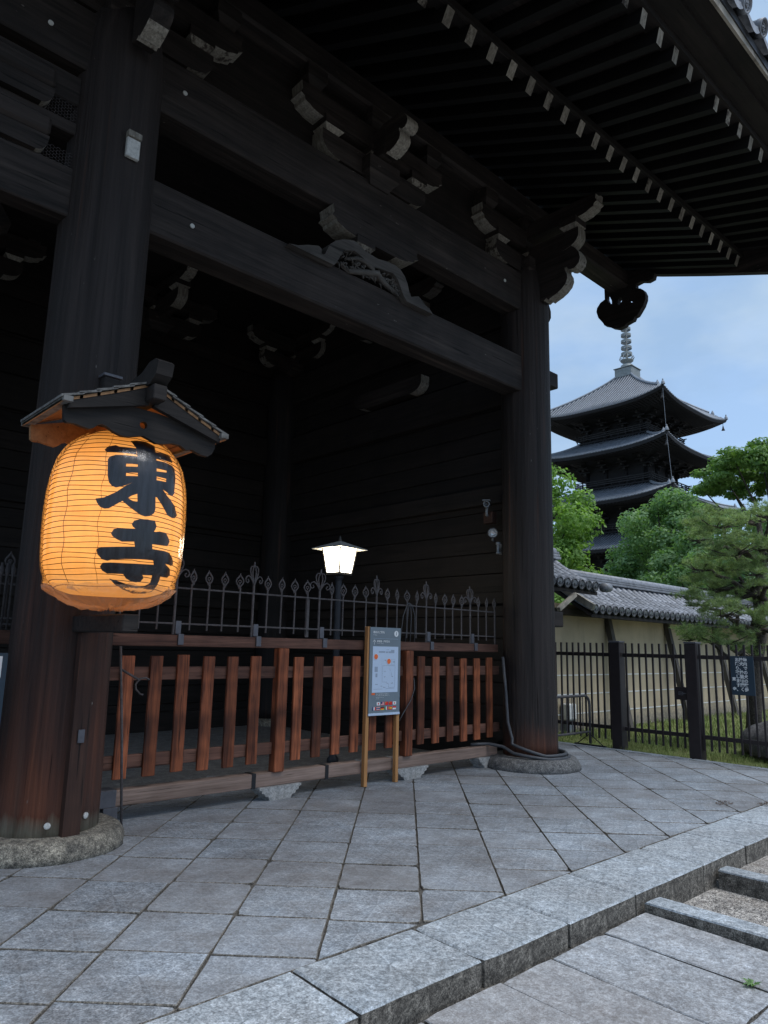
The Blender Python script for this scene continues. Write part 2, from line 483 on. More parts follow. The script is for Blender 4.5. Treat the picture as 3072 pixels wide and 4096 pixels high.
# worn redder feet, pale at the end; left red holds painted lantern light
def pillar_foot(name, zr, zw):
    t = NT(name)
    v = t.coord((13, 13, 0.35))
    g = t.noise(v, 1.0, 6, 0.65, 0.6)
    top = t.ramp(g, [(0.33, (0.0125, 0.0100, 0.0095)), (0.68, (0.038, 0.0295, 0.027))])
    red = t.ramp(g, [(0.3, (0.040, 0.014, 0.009)), (0.7, (0.165, 0.056, 0.028))])
    pale = t.ramp(g, [(0.3, (0.10, 0.085, 0.06)), (0.7, (0.32, 0.28, 0.21))])
    sep = t.n('ShaderNodeSeparateXYZ', {'Vector': t.coord()})
    wob = t.noise(t.coord((9, 9, 0.6)), 1.0, 4, 0.7)
    z = t.math('ADD', sep.outputs['Z'], t.math('MULTIPLY', t.math('SUBTRACT', wob, 0.5), 0.9 * zr))
    patch = t.noise(t.coord((3.0, 3.0, 0.5), loc=(2, 5, 1)), 1.0, 3, 0.5)
    f1 = t.n('ShaderNodeMapRange', {'Value': z, 'From Min': zr * 0.25, 'From Max': zr, 'To Min': 1.0, 'To Max': 0.0})
    fm = t.math('MULTIPLY', f1.outputs[0], t.ramp(patch, [(0.32, (0.15,) * 3), (0.62, (1, 1, 1))]))
    col = t.mix(fm, top, red)
    sv = t.noise(t.coord((6, 6, 0.22), loc=(3.1, 1.7, 0.4)), 1.6, 3, 0.5)
    col = t.mix(t.ramp(sv, [(0.61, (0, 0, 0)), (0.74, (0.8,) * 3)]), col, (0.085, 0.040, 0.026))
    z2 = t.math('ADD', sep.outputs['Z'], t.math('MULTIPLY', t.math('SUBTRACT', wob, 0.5), 0.25))
    f2 = t.n('ShaderNodeMapRange', {'Value': z2, 'From Min': zw * 0.6, 'From Max': zw, 'To Min': 1.0, 'To Max': 0.0})
    col = t.mix(f2.outputs[0], col, pale)
    ck = t.noise(t.coord((17, 17, 0.22), loc=(0.3, 4, 2)), 2.0, 3, 0.55, 0.3)
    crack = t.ramp(ck, [(0.27, (1, 1, 1)), (0.34, (0, 0, 0))])
    col = t.mix(t.math('MULTIPLY', crack, 0.8), col, (0.006, 0.005, 0.005))
    nk = t.noise(t.coord((16, 16, 5), loc=(7, 3, 1)), 1.5, 2, 0.7)
    col = t.mix(t.ramp(nk, [(0.73, (0, 0, 0)), (0.77, (0.8,) * 3)]), col, (0.15, 0.13, 0.12))
    t.base(col, 0.7, 0.3)
    t.bump(t.math('SUBTRACT', g, t.math('MULTIPLY', crack, 0.9)), 0.9, 0.03)
    return t.m
pillar_wood_a = pillar_foot('pillar_wood_worn_lantern_foot', 1.9, 0.27)
pillar_wood_b = pillar_foot('pillar_wood_red_foot', 0.55, 0.02)
lath_wood = wood('lath_wood', (0.022, 0.012, 0.010), (0.075, 0.036, 0.024), 'z', streak=(0.30, 0.10, 0.025), vary=0.0)
def worn_white():
    t = NT('faded_white_paint_on_wood')
    v = t.coord()
    n = t.noise(v, 9.0, 4, 0.7)
    n2 = t.noise(t.coord((40, 40, 9)), 1.0, 3, 0.7)
    r = t.rand()
    c = t.mix(t.ramp(n2, [(0.35, (0, 0, 0)), (0.7, (1, 1, 1))]), (0.17, 0.155, 0.13), (0.36, 0.34, 0.295))
    k = t.math('ADD', t.math('MULTIPLY', r, 0.22), 0.48)
    f = t.math('MULTIPLY', t.math('SUBTRACT', n, k), 9.0)
    f = t.n('ShaderNodeClamp', {'Value': f}).outputs[0]
    c = t.mix(f, c, (0.055, 0.045, 0.040))
    kk = t.math('ADD', t.math('MULTIPLY', t.math('FRACT', t.math('MULTIPLY', r, 5.7)), 0.6), 0.6)
    c3 = t.n('ShaderNodeCombineXYZ', {'X': kk, 'Y': kk, 'Z': kk})
    c = t.mix(1.0, c, c3.outputs[0], 'MULTIPLY')
    t.base(c, 0.9, 0.2)
    t.bump(n2, 0.5, 0.01)
    return t.m
white_end = worn_white()
pale_board = plain('pale_weathered_eave_board', (0.34, 0.31, 0.26), 0.9, dirt=0.7, scale=5.0, bump=0.4)
carved = wood('carved_grey_wood', (0.035, 0.032, 0.030), (0.115, 0.105, 0.095), 'x', grain=9, vary=0.1)
slat_wood = wood('reddish_fence_slat_wood', (0.038, 0.011, 0.006), (0.42, 0.125, 0.050), 'z', grain=22, along=1.2, blotch=1.0, vary=0.6, rough=0.65)
rail_wood = wood('weathered_fence_rail_wood', (0.055, 0.025, 0.018), (0.20, 0.098, 0.068), 'x', grain=22, along=1.0, blotch=0.5, vary=0.2)
sill_wood = wood('grey_brown_sill_wood', (0.12, 0.080, 0.062), (0.30, 0.215, 0.175), 'x', grain=20, along=0.8, blotch=0.3, vary=0.1)
post_wood = wood('new_sign_post_wood', (0.30, 0.14, 0.05), (0.55, 0.28, 0.11), 'z', grain=24, along=1.0, blotch=0.1, vary=0.05)
canopy_wood = wood('canopy_dark_wood', (0.010, 0.0082, 0.0075), (0.034, 0.028, 0.025), 'x', vary=0.15)
canopy_in = wood('canopy_lantern_lit_wood', (0.22, 0.11, 0.05), (0.42, 0.23, 0.11), 'y', vary=0.1, blotch=0.2)  # the lantern's orange light is put into this underside colour
shingle = plain('lichen_spotted_shingle', (0.19, 0.185, 0.175), 0.95, dirt=0.75, scale=16, bump=0.5, vary=0.25)
slab_m = stone('granite_paving', (0.200, 0.230, 0.262), (0.315, 0.350, 0.388), 1.0, speck=0.36, rough=0.62, vary=0.12, bump=0.7, stain=(0.165, 0.145, 0.125), stain_amt=0.5, tint=(0.24, 0.245, 0.255), mottle=0.95)
kerb_m = stone('granite_kerb', (0.255, 0.290, 0.320), (0.38, 0.42, 0.455), 1.0, speck=0.34, mottle=0.5, rough=0.72, vary=0.07, stain=(0.14, 0.13, 0.11), stain_amt=0.35)
side_m = stone('dark_stone_face', (0.072, 0.066, 0.058), (0.185, 0.172, 0.150), 1.3, speck=0.5, rough=0.9, bump=0.9, vary=0.15, stain=(0.05, 0.047, 0.042), stain_amt=0.6)  # darker, browner stone for side faces and chamfered rims
path_m = stone('rough_path_stone', (0.225, 0.26, 0.295), (0.39, 0.43, 0.47), 1.0, speck=0.40, mottle=0.6, rough=0.6, bump=0.7, vary=0.15, stain=(0.13, 0.115, 0.105), stain_amt=0.4, tint=(0.35, 0.325, 0.31))
joint_m = stone('mortar_joint', (0.035, 0.033, 0.030), (0.115, 0.11, 0.10), 1.0, speck=0.3, vary=0.0)
floor_m = stone('inner_floor', (0.13, 0.13, 0.13), (0.22, 0.215, 0.21), 0.8, speck=0.2, vary=0.0)
base_d = stone('dark_base_stone', (0.075, 0.076, 0.078), (0.19, 0.188, 0.182), 1.8, speck=0.45, bump=0.8, vary=0.1, stain=(0.045, 0.045, 0.045), stain_amt=0.6)
base_m = stone('lichen_base_stone', (0.085, 0.078, 0.066), (0.28, 0.255, 0.205), 1.8, speck=0.5, bump=0.8, vary=0.1, stain=(0.05, 0.048, 0.045), stain_amt=0.6)
boulder_m = stone('boulder_stone', (0.055, 0.053, 0.055), (0.13, 0.125, 0.125), 1.2, speck=0.3, bump=0.8)
pale_stone = stone('white_foot_stone', (0.22, 0.222, 0.22), (0.37, 0.365, 0.35), 1.0, speck=0.2, vary=0.05, stain=(0.2, 0.18, 0.15), stain_amt=0.5)
gravel_m = stone('gravel', (0.17, 0.16, 0.15), (0.42, 0.40, 0.37), 2.2, speck=0.75, bump=1.0, vary=0.0)
dirt_m = stone('bare_ground', (0.12, 0.105, 0.085), (0.22, 0.20, 0.165), 1.0, speck=0.3, vary=0.0)
iron_m = plain('grey_painted_iron', (0.105, 0.095, 0.095), 0.85, 0.0, spec=0.15, dirt=0.45, scale=25, vary=0.08)
steel_m = plain('galvanised_bracket', (0.13, 0.13, 0.145), 0.55, 0.5, dirt=0.3, scale=12)
dark_metal = plain('dark_brown_fence_paint', (0.032, 0.025, 0.026), 0.45, 0.1, dirt=0.3, scale=10)
black_iron = plain('black_strap', (0.012, 0.012, 0.014), 0.5)
white_paint = plain('white_paint', (0.72, 0.72, 0.70), 0.6, dirt=0.2)
bolt_m = plain('white_bolt_cap', (0.55, 0.55, 0.52), 0.6, dirt=0.4, scale=40)
tile_m = plain('grey_roof_tile', (0.235, 0.25, 0.28), 0.5, dirt=0.5, scale=9, bump=0.25, vary=0.30)
tile_d = plain('grey_roof_tile_dark', (0.065, 0.07, 0.08), 0.6, dirt=0.4, scale=9)
def plaster_mat():
    t = NT('ochre_plaster')
    v = t.coord()
    n = t.noise(v, 1.2, 4, 0.6)
    n2 = t.noise(t.coord((7, 7, 0.7)), 1.0, 4, 0.65)
    n3 = t.noise(v, 14.0, 4, 0.7)
    c = t.mix(t.ramp(n, [(0.35, (0, 0, 0)), (0.68, (1, 1, 1))]), (0.42, 0.345, 0.24), (0.55, 0.45, 0.315))
    c = t.mix(t.ramp(n2, [(0.52, (0, 0, 0)), (0.75, (0.5,) * 3)]), c, (0.27, 0.235, 0.18))
    sep = t.n('ShaderNodeSeparateXYZ', {'Vector': t.n('ShaderNodeNewGeometry').outputs['Position']})
    zz = t.math('ADD', sep.outputs['Z'], t.math('MULTIPLY', t.math('SUBTRACT', n3, 0.5), 0.9))
    low = t.n('ShaderNodeMapRange', {'Value': zz, 'From Min': -0.02, 'From Max': 0.30, 'To Min': 0.85, 'To Max': 0.0}).outputs[0]
    c = t.mix(low, c, (0.20, 0.185, 0.155))
    t.base(c, 0.95, 0.2)
    t.bump(n3, 0.25, 0.01)
    return t.m
plaster = plaster_mat()
hose_m = plain('grey_conduit', (0.065, 0.068, 0.075), 0.5, dirt=0.3, scale=15)
pag_wood = plain('pagoda_dark_wood', (0.014, 0.015, 0.018), 0.8, dirt=0.4, scale=1.0, vary=0.2)
pag_end = plain('pagoda_beam_end', (0.040, 0.040, 0.042), 0.9, dirt=0.4)
pag_tile = plain('pagoda_tile', (0.215, 0.24, 0.275), 0.55, dirt=0.35, scale=1.5)
bronze = plain('green_bronze', (0.25, 0.275, 0.275), 0.6, 0.2, dirt=0.35, scale=3)

def grass_mat():
    t = NT('grass')
    g = t.n('ShaderNodeNewGeometry').outputs['Random Per Island']
    n = t.noise(t.coord(), 0.9, 3, 0.6)
    c = t.ramp(g, [(0.0, (0.130, 0.185, 0.055)), (0.6, (0.235, 0.31, 0.095)), (1.0, (0.36, 0.38, 0.17))])
    c = t.mix(t.ramp(n, [(0.4, (0, 0, 0)), (0.7, (0.5,) * 3)]), c, (0.26, 0.26, 0.11))
    t.base(c, 0.7, 0.2)
    return t.m
grass_m = grass_mat()
def lawn_mat():
    t = NT('lawn_soil')
    n = t.noise(t.coord(), 2.5, 6, 0.7)
    n2 = t.noise(t.coord(), 22, 4, 0.7)
    c = t.mix(t.ramp(n, [(0.38, (0, 0, 0)), (0.62, (1, 1, 1))]), (0.125, 0.170, 0.050), (0.19, 0.19, 0.085))
    c = t.mix(t.ramp(n2, [(0.4, (0, 0, 0)), (0.7, (0.6,) * 3)]), c, (0.08, 0.105, 0.032))
    t.base(c, 0.95, 0.1)
    t.bump(n2, 0.8, 0.03)
    return t.m
lawn_m = lawn_mat()
def leaf_mat(name, c0, c1, c2, nsc=2.4):
    t = NT(name)
    g = t.n('ShaderNodeNewGeometry').outputs['Random Per Island']
    n = t.noise(t.coord(), nsc, 3, 0.6)
    f = t.math('ADD', t.math('MULTIPLY', g, 0.35), t.math('MULTIPLY', n, 0.65))
    c = t.ramp(f, [(0.3, c0), (0.5, c1), (0.7, c2)])
    t.base(c, 0.55, 0.25)
    tr = t.n('ShaderNodeBsdfTranslucent', {'Color': t.mix(1.0, c, (1.5, 1.7, 0.7), 'MULTIPLY')})
    ms = t.n('ShaderNodeMixShader', {0: 0.35})
    t.link(t.b.outputs[0], ms.inputs[1])
    t.link(tr.outputs[0], ms.inputs[2])
    t.link(ms.outputs[0], t.out.inputs['Surface'])
    return t.m
leaf_light = leaf_mat('leaf_fresh_green', (0.120, 0.220, 0.055), (0.18, 0.305, 0.080), (0.25, 0.385, 0.12))
leaf_mid = leaf_mat('leaf_camphor_green', (0.105, 0.200, 0.092), (0.170, 0.280, 0.128), (0.245, 0.365, 0.175))
leaf_maple = leaf_mat('leaf_maple_green', (0.095, 0.180, 0.060), (0.150, 0.250, 0.080), (0.215, 0.325, 0.115))
needle_m = leaf_mat('pine_needle', (0.105, 0.155, 0.085), (0.24, 0.315, 0.170), (0.38, 0.46, 0.25), 8.0)
bark_m = stone('pine_bark', (0.030, 0.026, 0.024), (0.085, 0.072, 0.062), 3.0, speck=0.3, bump=1.0)

# ------------------------------------------------------------------ ground
gm = MB().add([(-900, -900, -0.22), (900, -900, -0.22), (900, 900, -0.22), (-900, 900, -0.22)], [(0, 1, 2, 3)])
struct('ground', gm.mesh('ground', dirt_m))
XE, YK, YI = 10.42, 2.36, 2.865
platform = struct('paved_platform', MB().box(-9, XE, YK + 0.06, 17, -0.21, -0.012).mesh('paved_platform', joint_m))

def clip(poly, a, b, c):          # keep a*x + b*y <= c
    out = []
    for i in range(len(poly)):
        p, q = poly[i], poly[(i + 1) % len(poly)]
        dp, dq = a * p[0] + b * p[1] - c, a * q[0] + b * q[1] - c
        if dp <= 0:
            out.append(p)
        if dp * dq < 0:
            t = dp / (dp - dq)
            out.append((p[0] + (q[0] - p[0]) * t, p[1] + (q[1] - p[1]) * t))
    return out
def area(p):
    return 0.5 * sum(p[i][0] * p[(i + 1) % len(p)][1] - p[(i + 1) % len(p)][0] * p[i][1] for i in range(len(p)))
def inset(poly, d):
    n = len(poly)
    out = []
    for i in range(n):
        p0, p1, p2 = Vector(poly[i - 1]), Vector(poly[i]), Vector(poly[(i + 1) % n])
        e1, e2 = (p1 - p0), (p2 - p1)
        if e1.length < 1e-6 or e2.length < 1e-6:
            return None
        n1 = Vector((-e1.y, e1.x)).normalized()
        n2 = Vector((-e2.y, e2.x)).normalized()
        b = n1 + n2
        k = b.dot(n1)
        if abs(k) < 0.12:
            return None
        out.append(tuple(p1 + b * (d / k)))
    return out
def slab(name, parent, poly, ztop, thick, gap, ch, mat, tilt=0.0, edge=0, wob=1.0):
    """a stone from a convex polygon (ccw): joint gap, chamfered rim with a wavering edge, slightly dished"""
    poly = [p for i, p in enumerate(poly) if (Vector(p) - Vector(poly[i - 1])).length > 0.02]
    if len(poly) < 3 or area(poly) < 0.004:
        return None
    fine = []
    for i in range(len(poly)):
        p, q = Vector(poly[i]), Vector(poly[(i + 1) % len(poly)])
        n = 3 if (q - p).length > 0.25 else 1
        for k in range(n):
            fine.append(p.lerp(q, k / n))
    cx = sum(p.x for p in fine) / len(fine)
    cy = sum(p.y for p in fine) / len(fine)
    a = inset([tuple(p) for p in poly], gap)
    if a is None or area(a) < 0.002:
        return None
    outer, top = [], []
    for i in range(len(a)):
        p, q = Vector(a[i]), Vector(a[(i + 1) % len(a)])
        n = 7 if (q - p).length > 0.25 else 3
        for k in range(n):
            w = p.lerp(q, k / n)
            j = mnoise.noise(Vector((w.x * 9, w.y * 9, 3.3))) * gap * 0.9 + mnoise.noise(Vector((w.x * 2.5, w.y * 2.5, 8.3))) * gap * .6
            dv = (Vector((cx, cy)) - w).normalized()
            j += max(0.0, mnoise.noise(Vector((w.x * 6.3, w.y * 6.3, 21.7)))) * gap * 2.2 * wob
            if k == 0:
                j += random.random() ** 3 * .022 * wob
            outer.append(w + dv * j)
            top.append(w + dv * (j + ch * (1 + 0.6 * mnoise.noise(Vector((w.x * 14, w.y * 14, 9.1))))))
    n = len(outer)
    sl = (random.uniform(-tilt, tilt), random.uniform(-tilt, tilt))
    h = random.uniform(-0.002, 0.002)
    zt = lambda p: ztop + h + (p.x - cx) * sl[0] + (p.y - cy) * sl[1]
    vs = [(p.x - cx, p.y - cy, ztop - thick) for p in outer] + [(p.x - cx, p.y - cy, zt(p) - ch * 0.8) for p in outer] + [(p.x - cx, p.y - cy, zt(p)) for p in top]
    fs = [tuple(range(2 * n, 3 * n))]
    for i in range(n):
        j = (i + 1) % n
        fs += [(i, j, n + j, n + i), (n + i, n + j, 2 * n + j, 2 * n + i)]
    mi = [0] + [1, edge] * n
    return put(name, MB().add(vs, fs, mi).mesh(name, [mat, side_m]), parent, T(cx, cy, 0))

S2 = 2 ** -0.5
GR = 0.508
for ip in range(-14, 8):
    for iq in range(-4, 20):
        p0, q0 = 0.385 + ip * GR, 3.70 + iq * GR + .02 * math.sin(ip * 2.3)
        pts = []
        for dp, dq in ((0, 0), (0, 1), (-1, 1), (-1, 0)):
            p, q = p0 - dp * -GR * -1, q0 + dq * GR
            p = p0 + (GR if dp == -1 else 0)
            pts.append(((q - p) * S2, (q + p) * S2))
        if area(pts) < 0:
            pts = pts[::-1]
        cx = sum(p[0] for p in pts) / 4
        cy = sum(p[1] for p in pts) / 4
        if not (-1.6 < cx < XE + .3 and YI - .4 < cy < (7.3 if cx < 8.1 else 9.6)):
            continue
        if cx < 0.2 and cy > 5.5:
            continue
        poly = clip(pts, 0, -1, -YI)
        poly = clip(poly, 1, 0, XE - 0.155) if poly else poly
        if len(poly) >= 3:
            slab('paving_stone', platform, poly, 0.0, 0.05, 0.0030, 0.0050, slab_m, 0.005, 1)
# kerb along the front edge and border strip on the right
kx = [-2.6, -1.5, -0.55, 0.45, 1.35, 2.15, 2.93, 3.665, 4.39, 5.35, 6.115, 6.95, 7.8, 8.7, 9.55, XE]
for a, b in zip(kx, kx[1:]):
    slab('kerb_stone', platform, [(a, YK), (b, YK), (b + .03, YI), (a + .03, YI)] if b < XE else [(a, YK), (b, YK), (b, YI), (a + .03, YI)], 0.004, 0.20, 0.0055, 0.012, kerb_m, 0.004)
y = YI
while y < 9.5:
    slab('border_stone', platform, [(XE - 0.15, y), (XE, y), (XE, y + .9), (XE - 0.15, y + .9)], 0.002, 0.2, 0.004, 0.008, kerb_m)
    y += 0.9
# lower path in front of the kerb
path = struct('lower_path', MB().box(-6, 4.46, -3.0, YK + .05, -0.2, -0.128).mesh('lower_path', joint_m))
px_ = [1.4, 1.95, 2.48, 3.02, 3.44, 3.965, 4.45]
for a, b in zip(px_, px_[1:]):
    y1 = YK - 0.015
    while y1 > -0.6:
        y0 = y1 - random.uniform(0.9, 1.5)
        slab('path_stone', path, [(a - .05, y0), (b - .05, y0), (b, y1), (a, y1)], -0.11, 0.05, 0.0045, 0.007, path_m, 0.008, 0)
        y1 = y0
gravel = struct('gravel_strip', MB().box(4.6, 5.55, -3, YK + .05, -0.21, -0.178).box(5.55, 30, -3, YK + .05, -0.21, -0.135).mesh('gravel_strip', gravel_m))
for x0, x1 in ((4.45, 4.62), (5.50, 5.66)):
    y1 = YK - 0.012
    while y1 > -1.5:
        y0 = y1 - random.uniform(1.0, 1.4)
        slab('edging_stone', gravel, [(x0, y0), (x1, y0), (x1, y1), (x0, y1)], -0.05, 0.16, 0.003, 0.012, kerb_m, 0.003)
        y1 = y0
# scattered grit on the gravel
pb = MB()
for i in range(2600):
    x, y_ = random.uniform(4.63, 5.5), random.uniform(0.3, 2.33)
    if random.random() < .35:
        x, y_ = random.uniform(5.67, 8.0), random.uniform(1.0, 2.33)
    r_ = random.uniform(.004, .011)
    z_ = -0.178 if x < 5.55 else -0.135
    a_ = random.uniform(0, 6)
    pb.add([(x + r_ * math.cos(a_), y_ + r_ * math.sin(a_), z_), (x + r_ * math.cos(a_ + 2), y_ + r_ * math.sin(a_ + 2), z_), (x + r_ * math.cos(a_ + 4.2), y_ + r_ * math.sin(a_ + 4.2), z_), (x, y_, z_ + r_ * .9)], [(0, 1, 3), (1, 2, 3), (2, 0, 3)])
o = put('pebbles', pb.mesh('pebbles', gravel_m), gravel)
stuff(o)
# lawn
nx, ny = 60, 40
lv, lf = [], []
for j in range(ny + 1):
    for i in range(nx + 1):
        x = XE + 0.002 + (60 - XE) * (i / nx) ** 2
        y_ = YK + (45 - YK) * (j / ny) ** 2
        lv.append((x, y_, -0.065 + 0.03 * mnoise.noise(Vector((x * .7, y_ * .7, 0))) * min(1, (x - XE) * 3)))
for j in range(ny):
    for i in range(nx):
        k = j * (nx + 1) + i
        lf.append((k, k + 1, k + nx + 2, k + nx + 1))
struct('lawn', MB().add(lv, lf).mesh('lawn', lawn_m, True))
gb = MB()
for i in range(34000):
    u = random.random() ** 1.6
    x = XE + 0.02 + u * 9.5
    y_ = random.uniform(2.4, 7.85)
    d = mnoise.noise(Vector((x * 1.3, y_ * 1.3, 5)))
    if d < -0.22 and random.random() < .75:
        continue
    hh = random.uniform(.03, .085) * (1.15 + d) * (1 + .4 * u)
    w_ = random.uniform(.003, .006) * (1 + u)
    a_ = random.uniform(0, 6.28)
    lx, ly = random.uniform(-.5, .5) * hh, random.uniform(-.5, .5) * hh
    c_, s_ = math.cos(a_) * w_, math.sin(a_) * w_
    z_ = -0.068 + 0.03 * mnoise.noise(Vector((x * .7, y_ * .7, 0))) * min(1, (x - XE) * 3)
    gb.add([(x - c_, y_ - s_, z_), (x + c_, y_ + s_, z_), (x + lx, y_ + ly, z_ + hh)], [(0, 1, 2)])
o = put('grass', gb.mesh('grass', grass_m, fix=False))
stuff(o)
tag(o, 'short green grass behind the dark metal fence', 'grass')
# ------------------------------------------------------------------ the gate
PX, PX2, PY = 2.02, 7.95, 5.65
gate = thing('temple_gate', (5.0, 8.5, 0), 'huge old dark timber temple gate with round pillars and white-tipped rafters', 'gate')

def pillar(x, y, r, mat, foot=True):
    prof = []
    H = 6.80
    z0 = 0.125
    for i in range(41):
        z = z0 + (H - z0) * i / 40
        k = 1.0 + (0.045 * (1 - min(1, z / 1.2)) if foot else 0)
        if z > 6.05:
            s = (z - 6.05) / (H - 6.05)
            k *= (1 - s ** 2.6) ** 0.5 * 0.28 + 0.72
        prof.append((r * k, z))
    mb = MB().lathe(prof, 48, (0, 0, 0), jit=lambda t, z: 0.006 * mnoise.noise(Vector((math.cos(t) * 5, math.sin(t) * 5, z * .25))))
    return put('pillar', mb.mesh('pillar', mat, True), gate, T(x, y, 0))
def base_stone(x, y, r0, r1, h, bmat=None):
    prof = [(r1, -0.012), (r1 * 1.0, h * .35), (r1 * .97, h * .7), (r1 * .93, h * .95), (r1 * .88, h), (r0 * .6, h + .004)]
    prof = [(r1, -0.012), (r1 * .995, h * .3), (r1 * .965, h * .62), (r1 * .925, h * .86), (r1 * .87, h), (0.2, h + .004)]
    mb = MB().lathe(prof, 40, jit=lambda t, z: 0.035 * mnoise.noise(Vector((math.cos(t) * 3 + x, math.sin(t) * 3, z * 9))) + .012 * mnoise.noise(Vector((math.cos(t) * 11, math.sin(t) * 11, z * 30))))
    put('pillar_base', mb.mesh('pillar_base', bmat or base_m, True), gate, T(x, y, 0))
p1 = pillar(PX, PY, 0.355, pillar_wood_a)
p2 = pillar(PX2, PY, 0.335, pillar_wood_b)
for x, y in ((PX, 11.4), (PX2 - .02, 11.4)):
    pillar(x, y, 0.33, pillar_wood)
base_stone(PX, PY, .4, 0.56, 0.13)
base_stone(PX2, PY, .4, 0.62, 0.14, base_d)
base_stone(PX, 11.4, .4, .5, .12)
base_stone(PX2, 11.4, .4, .5, .12)

# horizontal members of the front
def beam(x0, x1, y0, y1, z0, z1, a='x', ch=0.018, nm='tie_beam', mat=None):
    return cbox(nm, gate, x0, x1, y0, y1, z0, z1, mat or wd[a], ch)
beam(PX + .05, PX2 - .05, 5.50, 5.80, 4.88, 5.385)
beam(PX + .05, PX2 - .05, 5.50, 5.80, 6.06, 6.62, nm='head_beam')
beam(-5, PX - .05, 5.50, 5.80, 6.06, 6.62, nm='head_beam')
# beam ends beyond the corner pillar
for z0, z1 in ((5.07, 5.29), (1.75, 1.95)):
    me = bbox_mesh('beam_end', 0.50, 0.16, z1 - z0, .012, [wd['x'], white_end], lambda n: 1 if n.x > .9 else 0)
    put('beam_end', me, gate, T(8.12, 5.47, (z0 + z1) / 2))
# carved stack left of the left pillar: planks, arms with curved ends, wire-covered gaps
beam(-5, 1.70, 5.56, 5.70, 5.74, 6.00, ch=.01, nm='wall_plank')
beam(-5, 1.70, 5.56, 5.70, 5.47, 5.58, ch=.01, nm='wall_plank')
beam(-5, 1.70, 5.54, 5.74, 4.74, 5.165, ch=.012, nm='tie_beam')
beam(-5, 1.47, 5.47, 5.56, 5.74, 5.90, ch=.025, nm='bracket_board')
beam(-5, 1.475, 5.47, 5.56, 5.315, 5.475, ch=.025, nm='bracket_board')
for z0, z1 in ((5.58, 5.74), (5.165, 5.315)):
    poly = [(-5, z0), (1.385, z0)] + [(1.385 + .09 * math.sin(a * math.pi / 2 / 6), z0 + (z1 - z0) * (1 - math.cos(a * math.pi / 2 / 6))) for a in range(1, 7)] + [(-5, z1)]
    mb = MB().prism(poly, lambda u, v, d: (u, d, v), 5.50, 5.70, 0, lambda a, b: 1 if a[0] > 1.3 and b[0] > 1.3 else 0)
    put('bracket_arm', mb.mesh('bracket_arm', [wd['x'], white_end]), gate)
    # hexagonal wire netting
    wm = MB()
    s = 0.016
    for i in range(14):
        for j in range(10):
            cx = 1.40 + i * s * 1.5
            cz = z0 + j * s * math.sqrt(3) + (s * math.sqrt(3) / 2 if i % 2 else 0)
            for k in range(3):
                a0, a1 = k * math.pi / 3, (k + 1) * math.pi / 3
                A = (cx + s * math.cos(a0), 5.57, cz + s * math.sin(a0))
                B = (cx + s * math.cos(a1), 5.57, cz + s * math.sin(a1))
                if max(A[0], B[0]) < 1.69 and max(A[2], B[2]) < z1:
                    wm.bar(A, B, .0022, .0022)
    stuff(put('wire_netting', wm.mesh('wire_netting', iron_m), gate))
# diagonal brace and a pale block end deep in the middle bay
mb = MB().bar((-0.4, 7.2, 4.05), (1.55, 7.0, 5.35), .22, .26)
put('brace', mb.mesh('brace', wd['x']), gate)
for (x, z) in ((1.02, 4.86), (0.90, 4.62)):
    cbox('beam_end', gate, x - .09, x + .09, 6.1, 6.5, z, z + .22, [wd['y'], white_end], .02, lambda n: 1 if n.y < -.9 or n.z < -.9 else 0)

# bracket arm, bearing block and nose shapes
def arm_mesh(name, L_, h, w, c, ripple=0.0, one=False):
    pts = []
    for s in (1, -1):
        side = []
        if one and s == -1:
            side = [(-L_, 0), (-L_, h)]
        else:
            for i in range(15):
                a = i / 14 * math.pi / 2
                r = 1 + ripple * math.cos(i / 14 * math.pi * 7)
                u = L_ - c + c * math.sin(a) * r
                z = h * .62 * (1 - math.cos(a)) / 1.0 * (2 - r)
                side.append((s * u, z))
            side.append((s * L_, h))
            if s == -1:
                pass
        pts.append(side)
    poly = pts[0] + pts[1][::-1] if not one else pts[0] + [(-L_, h), (-L_, 0)]
    def mat(a, b):
        mu, mz = (a[0] + b[0]) / 2, (a[1] + b[1]) / 2
        if mz > h * .985:
            return 0
        if one and mu < 0:
            return 0
        return 1 if abs(mu) > L_ - c * .97 else 0
    return MB().prism(poly, lambda u, v, d: (u, d, v), -w / 2, w / 2, 0, mat).mesh(name, [wd['x'], white_end])
def block_mesh(name, w, d, h, wm=1):
    lv = []
    for (k, z) in ((.62, 0), (.68, .12), (.80, .26), (1.0, .42), (1.0, 1.0)):
        lv.append([(s * w / 2 * k, t * d / 2 * k, z * h) for s, t in ((-1, -1), (1, -1), (1, 1), (-1, 1))])
    vs = [p for r_ in lv for p in r_]
    fs = [(0, 3, 2, 1), (16, 17, 18, 19)]
    mi = [0, 0]
    for i in range(4):
        for k in range(4):
            fs.append((i * 4 + k, i * 4 + (k + 1) % 4, i * 4 + 4 + (k + 1) % 4, i * 4 + 4 + k))
            mi.append(wm if i < 3 else 0)
    return MB().add(vs, fs, mi).mesh(name, [wd['x'], white_end])
lowarm = arm_mesh('bracket_arm', 0.80, 0.27, 0.19, 0.25)
uparm = arm_mesh('bracket_arm', 1.10, 0.27, 0.19, 0.30, 0.05)
fwdarm = arm_mesh('bracket_arm', 0.62, 0.26, 0.18, 0.25, one=True)
fwdup = arm_mesh('bracket_arm', 0.78, 0.24, 0.18, 0.28, 0.05, one=True)
bigblock = block_mesh('bearing_block', .46, .46, .30, 0)
topblock = block_mesh('bearing_block', .26, .26, .24, 0)
smallblock = block_mesh('bearing_block', .26, .26, .17)
